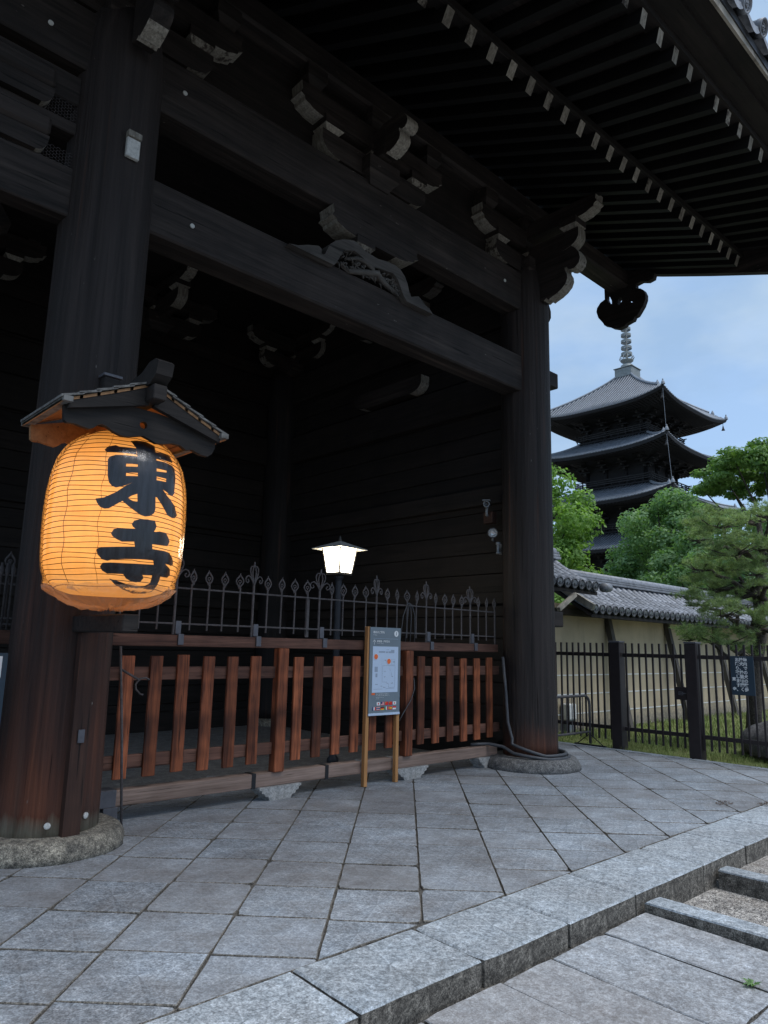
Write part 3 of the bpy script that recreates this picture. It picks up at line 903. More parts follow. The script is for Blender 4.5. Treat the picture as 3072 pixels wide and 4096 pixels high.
NOSE = [(5.36, 6.80), (4.98, 6.82), (4.88, 6.815), (4.78, 6.77), (4.69, 6.69), (4.63, 6.60), (4.61, 6.51), (4.63, 6.44), (4.69, 6.39), (4.76, 6.385), (4.81, 6.41), (4.825, 6.45), (4.86, 6.445), (4.855, 6.40), (4.825, 6.34), (4.82, 6.27), (4.85, 6.20), (4.92, 6.14), (5.00, 6.10), (5.10, 6.07), (5.14, 6.055), (5.17, 6.09), (5.22, 6.065), (5.36, 6.12)]
def nose(x, Y0, Z0, s, w=.17):
    mb = MB().prism(NOSE, lambda u, v, d: (d, Y0 + (u - 5.0) * s, Z0 + (v - 6.4) * s), x - w / 2, x + w / 2, 0, lambda a, b: 1 if max(a[0], b[0]) < 5.3 and min(a[1], b[1]) < (6.78 if x > 3 else 6.12) else 0)
    put('beam_nose', mb.mesh('beam_nose', [wd['y'], white_end]), gate)
def bracket_set(x, y, fwd=True, dz=0.0):
    if fwd:
        put('bearing_block', bigblock, gate, T(x, y, 6.56 + dz))
    put('bracket_arm', lowarm, gate, T(x, y, 6.66 + dz))
    for dx in (-.66, 0, .66):
        put('bearing_block', smallblock, gate, T(x + dx, y, 6.92 + dz))
    put('bracket_arm', uparm, gate, T(x, y, 7.06 + dz))
    for dx in (-.92, 0, .92):
        put('bearing_block', topblock, gate, T(x + dx, y, 7.33 + dz))
    if fwd:
        put('bracket_arm', fwdarm, gate, T(x, y - .30, 6.80 + dz) @ RZ(-math.pi / 2))
        put('bearing_block', smallblock, gate, T(x, y - .78, 7.05 + dz))
        put('bracket_arm', fwdup, gate, T(x, y - .42, 7.20 + dz) @ RZ(-math.pi / 2))
for x in (PX, PX2):
    bracket_set(x, 5.62, True)
    nose(x, 5.06, 6.50, .95) if x > 5 else nose(x, 4.98, 6.50, .72)
bracket_set(4.95, 5.62, False)
put('bearing_block', bigblock, gate, T(4.95, 5.62, 6.56))
nose(4.95, 5.17, 7.05, .54, .17)
cbox('beam_nose', gate, 4.86, 5.04, 5.3, 5.7, 6.90, 7.25, wd['y'], .01)
# right-hand arm knobs silhouetted past the corner pillar
NK = [(7.9, 6.10), (8.30, 6.10), (8.40, 6.14), (8.45, 6.22), (8.45, 6.32), (8.41, 6.40), (8.36, 6.46), (8.42, 6.50), (8.60, 6.56), (8.67, 6.62), (8.70, 6.72), (8.70, 6.95), (7.9, 6.95)]
put('beam_nose', MB().prism(NK, lambda u, v, d: (u, d, v), 5.54, 5.76, 0, lambda a, b: 1 if max(a[1], b[1]) < 6.6 and a[0] > 8.2 else 0).mesh('beam_nose', [wd['x'], white_end]), gate)
# inner bracket sets over the rear pillars and on the side wall
for x, y in ((5.0, 11.15), (PX2, 11.15), (PX, 11.15)):
    bracket_set(x, y, True, .05)
for z in (5.42, 6.68):
    put('bracket_arm', lowarm, gate, T(7.86, 8.3, z) @ RZ(math.pi / 2))
put('bracket_arm', uparm, gate, T(7.86, 8.3, 7.02) @ RZ(math.pi / 2))

# frog-leg strut with carved dragon in the middle of the bay, and the arm over it
K = TR['kaeru']
put('frog_leg_strut', MB().prism(K, lambda u, v, d: (u, d, v), 5.42, 5.56).mesh('frog_leg_strut', carved), gate)
arm2 = arm_mesh('bracket_arm', 0.64, 0.24, 0.24, 0.36, 0.05)
put('bracket_arm', arm2, gate, T(4.90, 5.55, 5.79))
put('bearing_block', block_mesh('bearing_block', .26, .22, .16), gate, T(4.72, 5.52, 5.66))
dr = MB()
random.seed(5)
def path_noise(p0, p1, amp, n, sd):
    out = []
    for i in range(n):
        t = i / (n - 1)
        w = math.sin(t * math.pi)
        out.append((p0[0] + (p1[0] - p0[0]) * t + amp * w * math.sin(t * 15 + sd), 5.47 + .03 * math.sin(t * 7 + sd), p0[1] + (p1[1] - p0[1]) * t + amp * w * math.cos(t * 8 + sd * 2)))
    return out
dr.tube(path_noise((4.38, 5.43), (5.36, 5.42), .075, 44, 1.0), [.014 + .022 * math.sin(math.pi * i / 43) for i in range(44)], 8)
dr.tube(path_noise((4.50, 5.52), (5.22, 5.50), .06, 38, 2.3), [.012 + .018 * math.sin(math.pi * i / 37) for i in range(38)], 8)
for i in range(130):
    x = random.uniform(4.34, 5.42)
    z = 5.40 + random.random() * (.20 - .30 * abs(x - 4.75) ** 1.5)
    a = random.uniform(0, 6.28)
    l = random.uniform(.04, .09)
    dr.tube([(x, 5.50, z), (x + l * .5 * math.cos(a), 5.455, z + l * .5 * math.sin(a)), (x + l * math.cos(a + .9), 5.47, z + l * math.sin(a + .9))], [.013, .010, .002], 5)
put('dragon_carving', dr.mesh('dragon_carving', carved, True), gate)

# purlin over the pillars, infill above the head beam
beam(-5, 10.80, 5.50, 5.86, 7.57, 7.88, nm='purlin', ch=.03)
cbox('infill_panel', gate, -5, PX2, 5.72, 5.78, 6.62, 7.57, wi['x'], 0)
# rafters
XG = 10.90
z1 = lambda X: 7.052 + .049 * (X - 5.07)
z2 = lambda X: 7.00 + .045 * (X - 5.17)
RYL = 5.3
rafw, rafh = .098, .155
n1 = 31
for i in range(n1):
    X = 10.70 - .313 * i
    jz = random.uniform(-.006, .006)
    a = Vector((X, 3.71, z1(X) + jz))
    b = Vector((X, 8.55, z1(X) + .51 * (5.5 - 3.71) + (7.88 + .08 - (z1(X) + .51 * 1.79)) + .62 * (8.55 - 5.5)))
    m = Vector((X, 5.5, 7.88 + .08))
    mb = MB()
    d = (m - a).normalized()
    n = Vector((0, -d.z, d.y))
    vs = []
    for p in (a, m, b):
        for s, t in ((-1, -1), (1, -1), (1, 1), (-1, 1)):
            vs.append(p + Vector((s * rafw / 2, 0, 0)) + n * (t * rafh / 2))
    fs = [(0, 1, 2, 3), (8, 11, 10, 9)]
    mi = [1, 0]
    for q in range(2):
        for k in range(4):
            fs.append((q * 4 + k, q * 4 + 4 + k, q * 4 + 4 + (k + 1) % 4, q * 4 + (k + 1) % 4))
            mi.append(0)
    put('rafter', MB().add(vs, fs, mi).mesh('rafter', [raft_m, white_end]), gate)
    if i < 29:
        a = Vector((X, 2.50, z2(X) + jz))
        b = Vector((X, 4.15, z1(X) + .235 + .28 * .44))
        d = (b - a).normalized()
        n = Vector((0, -d.z, d.y))
        vs = [p + Vector((s * .09 / 2, 0, 0)) + n * (t * .145 / 2) for p in (a, b) for s, t in ((-1, -1), (1, -1), (1, 1), (-1, 1))]
        fs = [(0, 1, 2, 3), (4, 7, 6, 5)] + [(k, 4 + k, 4 + (k + 1) % 4, (k + 1) % 4) for k in range(4)]
        put('flying_rafter', MB().add(vs, fs, [1, 0, 0, 0, 0, 0]).mesh('flying_rafter', [raft_m, white_end]), gate)
# boards that follow the curve of the eave
def strip(name, y0, y1, f0, f1, mat, xa=1.0, xb=XG, thick=None):
    """board running along X: cross-section between (y0, f0(X)) and (y1, f1(X)); f gives (zlow, zhigh)"""
    xs = [xa + (xb - xa) * i / 12 for i in range(13)]
    vs, fs = [], []
    for X in xs:
        a, b = f0(X), f1(X)
        vs += [(X, y0, a[0]), (X, y1, b[0]), (X, y1, b[1]), (X, y0, a[1])]
    for i in range(12):
        for k in range(4):
            fs.append((i * 4 + k, i * 4 + (k + 1) % 4, i * 4 + 4 + (k + 1) % 4, i * 4 + 4 + k))
    fs += [(3, 2, 1, 0), (48, 49, 50, 51)]
    return put(name, MB().add(vs, fs).mesh(name, mat), gate)
q = lambda f, a, b: (lambda X: (f(X) + a, f(X) + b))
strip('eave_batten', 3.66, 3.80, q(z1, .085, .16), q(z1, .10, .19), wi['x'])
strip('eave_batten', 2.46, 2.62, q(z2, .075, .19), q(z2, .09, .20), wi['x'])
strip('eave_edge_board', 2.26, 2.46, q(z2, .15, .24), q(z2, .165, .25), wi['x'])
strip('eave_edge_board', 2.09, 2.26, q(z2, .195, .285), q(z2, .20, .29), wi['x'])
strip('eave_edge_board', 2.062, 2.088, q(z2, .18, .275), q(z2, .18, .28), pale_board)
# soffit boards: planks laid across the rafters
def sof(y):
    return lambda X: (lambda z: (z, z + .03))(z1(X) + .09 + (7.96 + .09 - z1(X) - .09) * (y - 3.71) / 1.79 if y < 5.5 else 8.05 + .62 * (y - 5.5))
ys = [3.70 + .36 * i for i in range(15)]
for a, b in zip(ys, ys[1:]):
    strip('soffit_board', a, b - .006, sof(a), sof(b - .006), wd['x'])
def sof2(y):
    return lambda X: (lambda z: (z, z + .025))(z2(X) + .085 + (z1(X) + .235 + .12 + .08 - z2(X) - .085) * (y - 2.5) / 1.65)
ys = [2.62 + .30 * i for i in range(6)]
for a, b in zip(ys, ys[1:]):
    strip('soffit_board', a, b - .005, sof2(a), sof2(b - .005), wd['x'])
# roof mass above, both slopes
def top(y):
    yy = min(y, 17.1 - y)
    s = (yy - 2.05) / 6.5
    return 7.42 + 2.6 * s + 1.3 * s * s
rv, rf = [], []
ysr = [2.05 + (15.05 - 2.05) * i / 24 for i in range(25)]
for y_ in ysr:
    for X in (-6, XG - .15):
        rv += [(X, y_, top(y_)), (X, y_, top(y_) - .10)]
for i in range(24):
    k = i * 4
    rf += [(k, k + 4, k + 6, k + 2), (k + 1, k + 3, k + 7, k + 5), (k, k + 1, k + 5, k + 4), (k + 2, k + 6, k + 7, k + 3)]
rf += [(0, 2, 3, 1), (96, 97, 99, 98)]
put('roof_deck', MB().add(rv, rf).mesh('roof_deck', tile_d), gate)
# roof tiles along the eave
disc = []
tl = MB()
R0 = .088
prof = [(R0, 0.0), (R0, .03), (R0 * .8, .034), (R0 * .78, .02), (.001, .02)]
NS = 20
def dtile(len_):
    mb = MB()
    vs, fs = [], []
    ring = []
    for (r, yy) in ((R0 * .93, -len_), (R0 * .93, -.05), (R0, -.05), (R0, .012), (R0 * .82, .012), (R0 * .80, -.006), (.001, -.006)):
        for k in range(NS):
            t = 2 * math.pi * k / NS
            vs.append((r * math.cos(t), -yy, r * math.sin(t)))
    for i in range(6):
        for k in range(NS):
            fs.append((i * NS + k, i * NS + (k + 1) % NS, (i + 1) * NS + (k + 1) % NS, (i + 1) * NS + k))
    mb.add(vs, fs)
    # boss pattern: three comma swirls and a ring of dots
    for j in range(3):
        a0 = j * 2.09
        mb.tube([(R0 * (.12 + .4 * s) * math.cos(a0 + 2.4 * s), .004, R0 * (.12 + .4 * s) * math.sin(a0 + 2.4 * s)) for s in (0, .25, .5, .75, 1)], [.013, .012, .010, .007, .003], 5)
    for j in range(12):
        a0 = j * math.pi / 6
        mb.obox((R0 * .68 * math.cos(a0), .004, R0 * .68 * math.sin(a0)), (.005, 0, 0), (0, .004, 0), (0, 0, .005))
    return mb.mesh('round_tile', tile_m, True)
rt = dtile(1.5)
for i in range(12):
    X = 10.55 - .417 * i
    put('round_tile', rt, gate, T(X, 1.96, z2(X) + .44) @ RX(R(20)))
pan = MB()
vs, fs = [], []
for (dy, dzz) in ((0, 0), (1.5, .55)):
    for k in range(9):
        s = k / 8 * 2 - 1
        for th in (0, .028):
            vs.append((s * .165, dy, dzz - .075 * (1 - s * s) - th))
for k in range(8):
    a = k * 2
    fs += [(a, a + 2, a + 20, a + 18), (a + 1, a + 19, a + 21, a + 3), (a, a + 1, a + 3, a + 2), (a + 18, a + 20, a + 21, a + 19)]
pan.add(vs, fs)
# the hanging lip of each pan tile
lip_v, lip_f = [], []
for k in range(9):
    s = k / 8 * 2 - 1
    z = -.075 * (1 - s * s)
    lip_v += [(s * .165, -.012, z + .01), (s * .165, -.012, z - .075 - .012 * math.cos(s * 3))]
for k in range(8):
    lip_f.append((k * 2, k * 2 + 1, k * 2 + 3, k * 2 + 2))
pan.add(lip_v, lip_f)
pm = pan.mesh('pan_tile', tile_m, True)
for i in range(12):
    X = 10.55 - .417 * i + .2085
    if X < XG:
        put('pan_tile', pm, gate, T(X, 1.99, z2(X) + .44))
# bargeboard and the pendant under it
bb_lo = [(2.05, 6.66), (2.6, 6.82), (3.36, 7.06), (4.2, 7.355), (5.0, 7.65), (6.2, 8.16), (7.4, 8.76), (8.55, 9.42)]
bb = bb_lo + [(y_, z_ + .62) for y_, z_ in bb_lo[::-1]]
put('bargeboard', MB().prism(bb, lambda u, v, d: (d, u, v), XG - .06, XG + .06).mesh('bargeboard', wd['y']), gate)
bb2 = [(17.1 - a, b) for a, b in bb][::-1]
put('bargeboard', MB().prism(bb2, lambda u, v, d: (d, u, v), XG - .06, XG + .06).mesh('bargeboard', wd['y']), gate)
put('gable_pendant', MB().prism(TR['gegyo'], lambda u, v, d: (d, u, v), XG - .16, XG - .061, holes=TR['gegyo_holes']).mesh('gable_pendant', wd['y']), gate)
# inner walls, ceiling
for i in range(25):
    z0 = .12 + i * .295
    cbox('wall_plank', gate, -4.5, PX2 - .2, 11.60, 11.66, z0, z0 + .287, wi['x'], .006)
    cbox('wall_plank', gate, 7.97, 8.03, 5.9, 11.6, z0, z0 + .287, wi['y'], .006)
cbox('light_stop_board', gate, -4.5, 8.03, 11.662, 11.70, .0, 7.5, wi['x'], 0)  # unseen boards added to stop daylight leaking through the plank gaps
cbox('light_stop_board', gate, 8.032, 8.06, 5.95, 11.6, .0, 7.57, wi['y'], 0)
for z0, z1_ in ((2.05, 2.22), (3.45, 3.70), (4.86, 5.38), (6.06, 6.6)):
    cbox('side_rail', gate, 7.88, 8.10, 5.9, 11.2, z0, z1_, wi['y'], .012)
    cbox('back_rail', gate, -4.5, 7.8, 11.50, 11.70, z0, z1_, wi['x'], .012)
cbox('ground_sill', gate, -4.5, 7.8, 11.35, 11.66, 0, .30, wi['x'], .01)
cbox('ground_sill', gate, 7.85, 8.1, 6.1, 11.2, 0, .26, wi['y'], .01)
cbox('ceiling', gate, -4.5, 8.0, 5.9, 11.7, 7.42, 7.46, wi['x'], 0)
cbox('inner_floor', gate, -4.5, 7.86, 6.75, 11.36, -.011, .002, floor_m, 0)
# bolts, plaque and laths on the left pillar
bm_ = MB().lathe([(.022, 0), (.022, .008), (.014, .012), (.004, .012)], 12).mesh('bolt_cap', bolt_m)
for (x, y_, z_) in ((1.38, 5.495, 6.28), (2.55, 5.495, 6.35), (7.29, 5.495, 6.346), (2.72, 5.495, 5.10)):
    put('bolt_cap', bm_, gate, T(x, y_, z_) @ RX(math.pi / 2))
def on_p1(th, z, r=.357):
    return Vector((PX + r * math.sin(th), PY - r * math.cos(th), z))
for th, z_ in ((.10, 6.58), (-.28, .205), (.44, .235), (.28, 1.0)):
    v = on_p1(th, z_, .358 if z_ > 1 else .371)
    put('bolt_cap', bm_, gate, T(v) @ RZ(th) @ RX(math.pi / 2))
lath = MB().box(-.062, .062, -.03, .03, 0, 1.44).mesh('lath', lath_wood)
put('lath', lath, gate, T(on_p1(.10, .055, .385)) @ RZ(.10))
cbox('plaque', gate, 1.985, 2.095, 5.255, 5.29, 5.30, 5.47, bolt_m, .004)
cbox('plaque_block', gate, 1.985, 2.10, 5.24, 5.30, 5.475, 5.53, white_end, .004)
cbox('lath_plate', gate, 2.04, 2.085, 5.222, 5.232, .74, .83, steel_m, .002)
# ------------------------------------------------------------------ wooden fence between the pillars
FY = 5.93
fence = thing('wooden_fence', (5.1, FY, 0), 'low reddish slatted wooden fence closing the bay between two pillars', 'fence')
cbox('top_rail', fence, 2.34, 7.66, FY, FY + .10, 1.405, 1.505, rail_wood, .006)
cbox('sill_beam', fence, 2.50, 7.62, FY - .01, FY + .11, .125, .250, sill_wood, .006)
for z0 in (1.12, .41):
    cbox('cross_rail', fence, 2.50, 7.70, FY + .015, FY + .055, z0, z0 + .11, rail_wood, .004)
sm = bbox_mesh('slat', .112, .028, .985, .004, slat_wood)
for i in range(20):
    x = 2.671 + .2525 * i
    if i in (6, 13):
        continue
    put('slat', sm, fence, T(x, FY - .002, .84 + random.uniform(-.012, .012)) @ RY(random.uniform(-.008, .008)))
pm_ = bbox_mesh('post', .115, .10, 1.155, .006, slat_wood)
for x in (4.23, 5.985):
    put('post', pm_, fence, T(x, FY + .005, .828))
# stone feet with cusped sides
fp = [(-.30, .125), (.30, .125), (.30, .105), (.265, .10), (.262, .075), (.225, .068), (.215, .045), (.17, .035), (.15, 0), (-.15, 0), (-.17, .035), (-.215, .045), (-.225, .068), (-.262, .075), (-.265, .10), (-.30, .105)]
for x, w in ((4.26, .8), (6.05, .85), (7.42, .7)):
    mb = MB().prism([(u * w, v) for u, v in fp], lambda u, v, d: (u, d, v), -.09, .09)
    put('stone_foot', mb.mesh('stone_foot', pale_stone), fence, T(x, FY + .045, .0))
cbox('steel_shoe', fence, 2.44, 2.66, FY - .022, FY + .12, .13, .262, steel_m, .003)
cbox('steel_leg', fence, 2.56, 2.68, FY - .024, FY + .10, .0, .128, steel_m, .003)
cbox('rail_plate', fence, 2.33, 2.43, FY - .006, FY + .106, 1.395, 1.512, steel_m, .003)
for x in (3.95, 4.82):
    cbox('black_tie', fence, x, x + .045, FY - .014, FY + .115, .12, .255, black_iron, .002) if x < 4 or x > 4 else None
# ------------------------------------------------------------------ iron railing on the fence
rail = thing('iron_railing', (5.1, FY + .05, 1.505), 'grey wrought iron railing with scroll finials clamped on the reddish fence', 'railing')
RYc = FY + .05
def rod(name, parent, a, b, r, mat=iron_m, n=6):
    return put(name, MB().tube([a, b], r, n).mesh(name, mat), parent)
for z in (1.605, 1.922):
    rod('iron_rail', rail, (2.30, RYc, z), (7.66, RYc, z), .0085)
rod('iron_upright', rail, (7.655, RYc, 1.505), (7.655, RYc, 1.93), .010)
sb = MB().tube([(0, 0, 1.55), (0, 0, 1.965)], .009, 6).mesh('bar', iron_m)
bbm = MB().tube([(0, 0, 1.51), (0, 0, 2.03)], .012, 6).mesh('bar', iron_m)
def curve_pts(f, n):
    return [f(i / (n - 1)) for i in range(n)]
sf = MB()
for s in (-1, 1):
    sf.tube([(s * x, 0, z) for x, z in ((0.002, 1.955), (.012, 1.985), (.030, 2.008), (.036, 2.028), (.030, 2.048), (.016, 2.066), (.004, 2.085))], [.008, .008, .008, .008, .008, .009, .008], 5)
sf.tube([(0, 0, 2.075), (0, 0, 2.108)], [.010, .003], 6)
sf.tube([(.014 * math.cos(a / 10 * 6.283), 0, 2.026 + .014 * math.sin(a / 10 * 6.283)) for a in range(10)], .0055, 5, closed=True)
sf.tube([(0, 0, 1.96), (0, 0, 2.02)], .005, 5)
sfm = sf.mesh('finial', iron_m, True)
bf = MB()
for s in (-1, 1):
    bf.tube([(s * x, 0, z) for x, z in ((.004, 2.02), (.016, 2.05), (.030, 2.075), (.046, 2.105), (.054, 2.135), (.050, 2.165), (.036, 2.185), (.020, 2.186), (.010, 2.17))], .0075, 5)
    bf.tube([(s * x, 0, z) for x, z in ((.004, 2.03), (.014, 2.07), (.022, 2.105), (.024, 2.135), (.016, 2.165), (.004, 2.195))], .007, 5)
    bf.tube([(s * x, 0, z) for x, z in ((.004, 2.00), (.020, 2.04), (.045, 2.075), (.075, 2.092), (.102, 2.080), (.114, 2.055), (.106, 2.030), (.086, 2.022), (.072, 2.036), (.076, 2.052), (.088, 2.054))], .0075, 5)
bf.tube([(0, 0, 2.18), (0, 0, 2.232)], [.012, .006], 6)
bfm = bf.mesh('scroll_finial', iron_m, True)
for i in range(-10, 24):
    x = 3.896 + .1628 * i
    if not (2.28 < x < 7.65):
        continue
    if i % 5 == 0:
        o = put('bar', bbm, rail, T(x, RYc, 0))
        put('scroll_finial', bfm, o, T(x, RYc, 2.0) @ RY(random.uniform(-.05, .05)) @ RZ(random.uniform(-.25, .25)) @ T(0, 0, -2.0))
        if i > 0 or i == 0:
            pass
        cbox('clamp', rail, x + .02, x + .075, RYc - .066, RYc + .03, 1.42, 1.515, steel_m, .002)
        cbox('clamp_plate', rail, x + .015, x + .07, RYc - .012, RYc + .012, 1.516, 1.63, steel_m, .002)
    else:
        o = put('bar', sb, rail, T(x, RYc, 0) @ RY(random.uniform(-.006, .006)))
        put('finial', sfm, o, T(x, RYc, 1.96) @ RY(random.uniform(-.07, .07)) @ RZ(random.uniform(-.4, .4)) @ T(0, 0, -1.96))
cbox('stay', rail, 4.56, 4.60, RYc + .02, RYc + .04, 1.52, 1.93, iron_m, .002)
# second railing seen past the left pillar
rail2 = thing('iron_railing', (0.9, 6.2, 1.5), 'grey iron railing with bulb tips half hidden beyond the left pillar', 'railing')
cbox('top_rail', rail2, -.9, 1.9, 6.15, 6.26, 1.40, 1.505, rail_wood, .006)
for z in (1.55, 1.595, 1.865, 1.935):
    rod('iron_rail', rail2, (-.9, 6.2, z), (1.85, 6.2, z), .008)
bt = MB().lathe([(.009, 1.51), (.009, 1.93), (.022, 1.965), (.020, 1.985), (.010, 2.01), (.010, 2.03)], 8).mesh('bar', iron_m, True)
for x in [1.78, 1.737, 1.695] + [1.58 - .118 * i for i in range(18)]:
    put('bar', bt, rail2, T(x, 6.2, 0))
for x in (-.2, .45, 1.10, 1.755):
    o = put('bar', bbm, rail2, T(x, 6.22, .02))
    put('finial', sfm, o, T(x, 6.22, .02))
# ------------------------------------------------------------------ iron prop rod with fork at the left end
rod_t = thing('prop_rod', (2.62, 5.78, 0), 'thin grey iron rod with a forked hook beside the left pillar', 'rod')
put('shaft', MB().tube([(2.53, 5.78, 1.40), (2.60, 5.77, .7), (2.645, 5.74, .004)], .011, 8).mesh('shaft', iron_m, True), rod_t)
put('hook', MB().tube([(2.55, 5.79, 1.22), (2.63, 5.76, 1.17), (2.70, 5.74, 1.13)], .010, 7).tube([(2.78, 5.74, 1.135), (2.75, 5.74, 1.15), (2.70, 5.74, 1.145), (2.665, 5.74, 1.10), (2.67, 5.74, 1.06), (2.71, 5.74, 1.02), (2.735, 5.74, 1.015)], .008, 7).mesh('hook', iron_m, True), rod_t)

# ------------------------------------------------------------------ text helper
def text_mesh(s, size, mat, align='CENTER', extrude=0.0, bold=0.0, space=1.0):
    cu = bpy.data.curves.new('txt', 'FONT')
    cu.body = s
    cu.size = size
    cu.align_x = align
    cu.align_y = 'CENTER'
    cu.space_line = space
    cu.offset = bold
    cu.resolution_u = 3
    ob = bpy.data.objects.new('txt', cu)
    COL.objects.link(ob)
    dg = bpy.context.evaluated_depsgraph_get()
    me = bpy.data.meshes.new_from_object(ob.evaluated_get(dg))
    bpy.data.objects.remove(ob)
    bpy.data.curves.remove(cu)
    me.materials.clear()
    me.materials.append(mat)
    return me
ink_white = plain('white_lettering', (0.75, 0.76, 0.76), 0.6, dirt=0.05, bump=0)
ink_dark = plain('dark_lettering', (0.06, 0.07, 0.10), 0.6, dirt=0.05, bump=0)
# ------------------------------------------------------------------ map sign leaning on the fence
sgn = thing('map_sign', (5.55, 5.86, 0), 'upright grey precinct map board on two light wooden stakes', 'sign')
SY = 5.86
c_board = plain('sign_grey_face', (0.165, 0.205, 0.235), 0.5, dirt=0.1, scale=3, bump=0)
c_map = plain('sign_map_paper', (0.50, 0.60, 0.74), 0.5, dirt=0.04, bump=0)
c_road = plain('sign_map_grey', (0.30, 0.36, 0.45), 0.5, dirt=0.04, bump=0)
c_red = plain('sign_orange', (0.80, 0.15, 0.035), 0.5, dirt=0.05, bump=0)
c_blue = plain('sign_navy', (0.02, 0.04, 0.16), 0.5, dirt=0.05, bump=0)
c_redf = plain('flag_red', (0.65, 0.02, 0.02), 0.5, dirt=0.05, bump=0)
c_green = plain('flag_green', (0.03, 0.28, 0.09), 0.5, dirt=0.05, bump=0)
c_yel = plain('flag_yellow', (0.80, 0.48, 0.02), 0.5, dirt=0.05, bump=0)
c_blk = plain('flag_black', (0.012, 0.012, 0.012), 0.5, dirt=0.05, bump=0)
cbox('stake', sgn, 5.298, 5.345, SY, SY + .05, 0.0, 1.655, post_wood, .003)
cbox('stake', sgn, 5.755, 5.80, SY + .002, SY + .05, 0.0, 1.640, post_wood, .003)
cbox('board', sgn, 5.322, 5.786, SY - .014, SY - .001, .742, 1.652, c_board, .002)
cbox('board_foot', sgn, 5.322, 5.788, SY - .016, SY - .001, .716, .742, c_map, .002)
F0 = SY - .0155
def flat(name, parent, x0, x1, z0, z1, mat, lay=0):
    y_ = F0 - .0012 * (lay + 1)
    return put(name, MB().add([(x0, y_, z0), (x1, y_, z0), (x1, y_, z1), (x0, y_, z1)], [(0, 1, 2, 3)]).mesh(name, mat, fix=False), parent)
mapp = flat('map_panel', sgn, 5.362, 5.747, .956, 1.446, c_map, 0)
def mrect(x0, z0, x1, z1, mat=c_road, lay=1):
    flat('map_mark', mapp, x0, x1, z0, z1, mat, lay)
def mline(pts, w=.0016, mat=ink_dark):
    mb = MB()
    y_ = F0 - .0034
    for (a, b), (c, d) in zip(pts, pts[1:]):
        dx, dz = c - a, d - b
        l = math.hypot(dx, dz)
        nx_, nz_ = -dz / l * w / 2, dx / l * w / 2
        mb.add([(a + nx_, y_, b + nz_), (a - nx_, y_, b - nz_), (c - nx_, y_, d - nz_), (c + nx_, y_, d + nz_)], [(0, 1, 2, 3)])
    put('map_line', mb.mesh('map_line', mat, fix=False), mapp)
def mp2(u, v):      # map-panel pixels of the close-up -> metres
    return 5.362 + (u - 345) / 540 * .385, 1.446 - (v - 610) / 970 * .490
for (u0, v0, u1, v1) in ((470, 710, 605, 745), (620, 715, 660, 750), (672, 712, 800, 750), (725, 680, 800, 712), (390, 1040, 455, 1150), (410, 1180, 450, 1260)):
    a, b = mp2(u0, v1), mp2(u1, v0)
    mrect(a[0], a[1], b[0], b[1])
mline([mp2(*p) for p in ((640, 1015), (555, 1020), (548, 1360), (645, 1365), (650, 1395), (690, 1400), (685, 1478), (815, 1478), (818, 1020), (655, 1015))])
mline([mp2(*p) for p in ((740, 880), (812, 880), (808, 1000), (740, 998), (740, 880))], .0022, c_road)
mline([mp2(*p) for p in ((372, 1508), (560, 1508))], .003, c_road)
mline([mp2(*p) for p in ((630, 1503), (812, 1500))], .003, c_road)
mline([mp2(*p) for p in ((535, 850), (528, 1420))], .001, c_road)
mline([mp2(*p) for p in ((705, 1080), (720, 1130))], .004, c_road)
mline([mp2(*p) for p in ((740, 1160), (752, 1230))], .004, c_road)
for (u, v) in ((410, 828), (683, 925)):
    x, z = mp2(u, v)
    for rr_, m_, l_ in ((.032, ink_white, 2), (.028, c_red, 3)):
        y_ = F0 - .0012 * (l_ + 1) - .001
        put('map_marker', MB().add([(x + rr_ * math.cos(a * .3142), y_, z + rr_ * math.sin(a * .3142)) for a in range(20)], [tuple(range(20))]).mesh('map_marker', m_, fix=False), mapp)
def stext(s, x, z, size, mat, align='LEFT', parent=sgn, name='lettering', bold=0.0):
    me = text_mesh(s, size, mat, align, bold=bold)
    return put(name, me, parent, T(x, F0 - .004, z) @ RX(math.pi / 2))
stext('境内のご案内', 5.36, 1.596, .028, ink_white, bold=.0006)
stext('TO-JI Map', 5.36, 1.568, .013, ink_white)
stext('御影堂・拝観受付', 5.419, 1.499, .024, ink_white, bold=.0005)
stext('Miei-do Hall / Reception', 5.419, 1.478, .010, ink_white)
for (u, v, s) in ((600, 1140, '金堂'), (602, 1255, '講堂'), (605, 905, '食堂'), (650, 680, '北大門'), (755, 1390, '五重塔'), (432, 1410, '灌頂院'), (597, 1475, '南大門'), (760, 1250, '宝蔵'), (790, 938, '宝物館'), (535, 1450, '八島社')):
    x, z = mp2(u, v)
    stext(s, x, z, .011, ink_dark, 'CENTER', mapp)
for i, s in enumerate(('境内は文化財保護のため火気厳禁です', 'ペットを連れての入場はご遠慮ください', 'Please keep the precincts clean', 'No smoking')):
    stext(s, 5.42, .940 - i * .0165, .0115 if i < 2 else .010, ink_white)
flat('orange_tag', sgn, 5.358, 5.408, .932, .952, c_red)
mline_p = mapp
y_ = F0 - .002
put('divider', MB().add([(5.362, y_, 1.5305), (5.738, y_, 1.5290), (5.738, y_, 1.5305), (5.362, y_, 1.532)], [(0, 1, 2, 3)]).mesh('divider', c_map, fix=False), sgn)
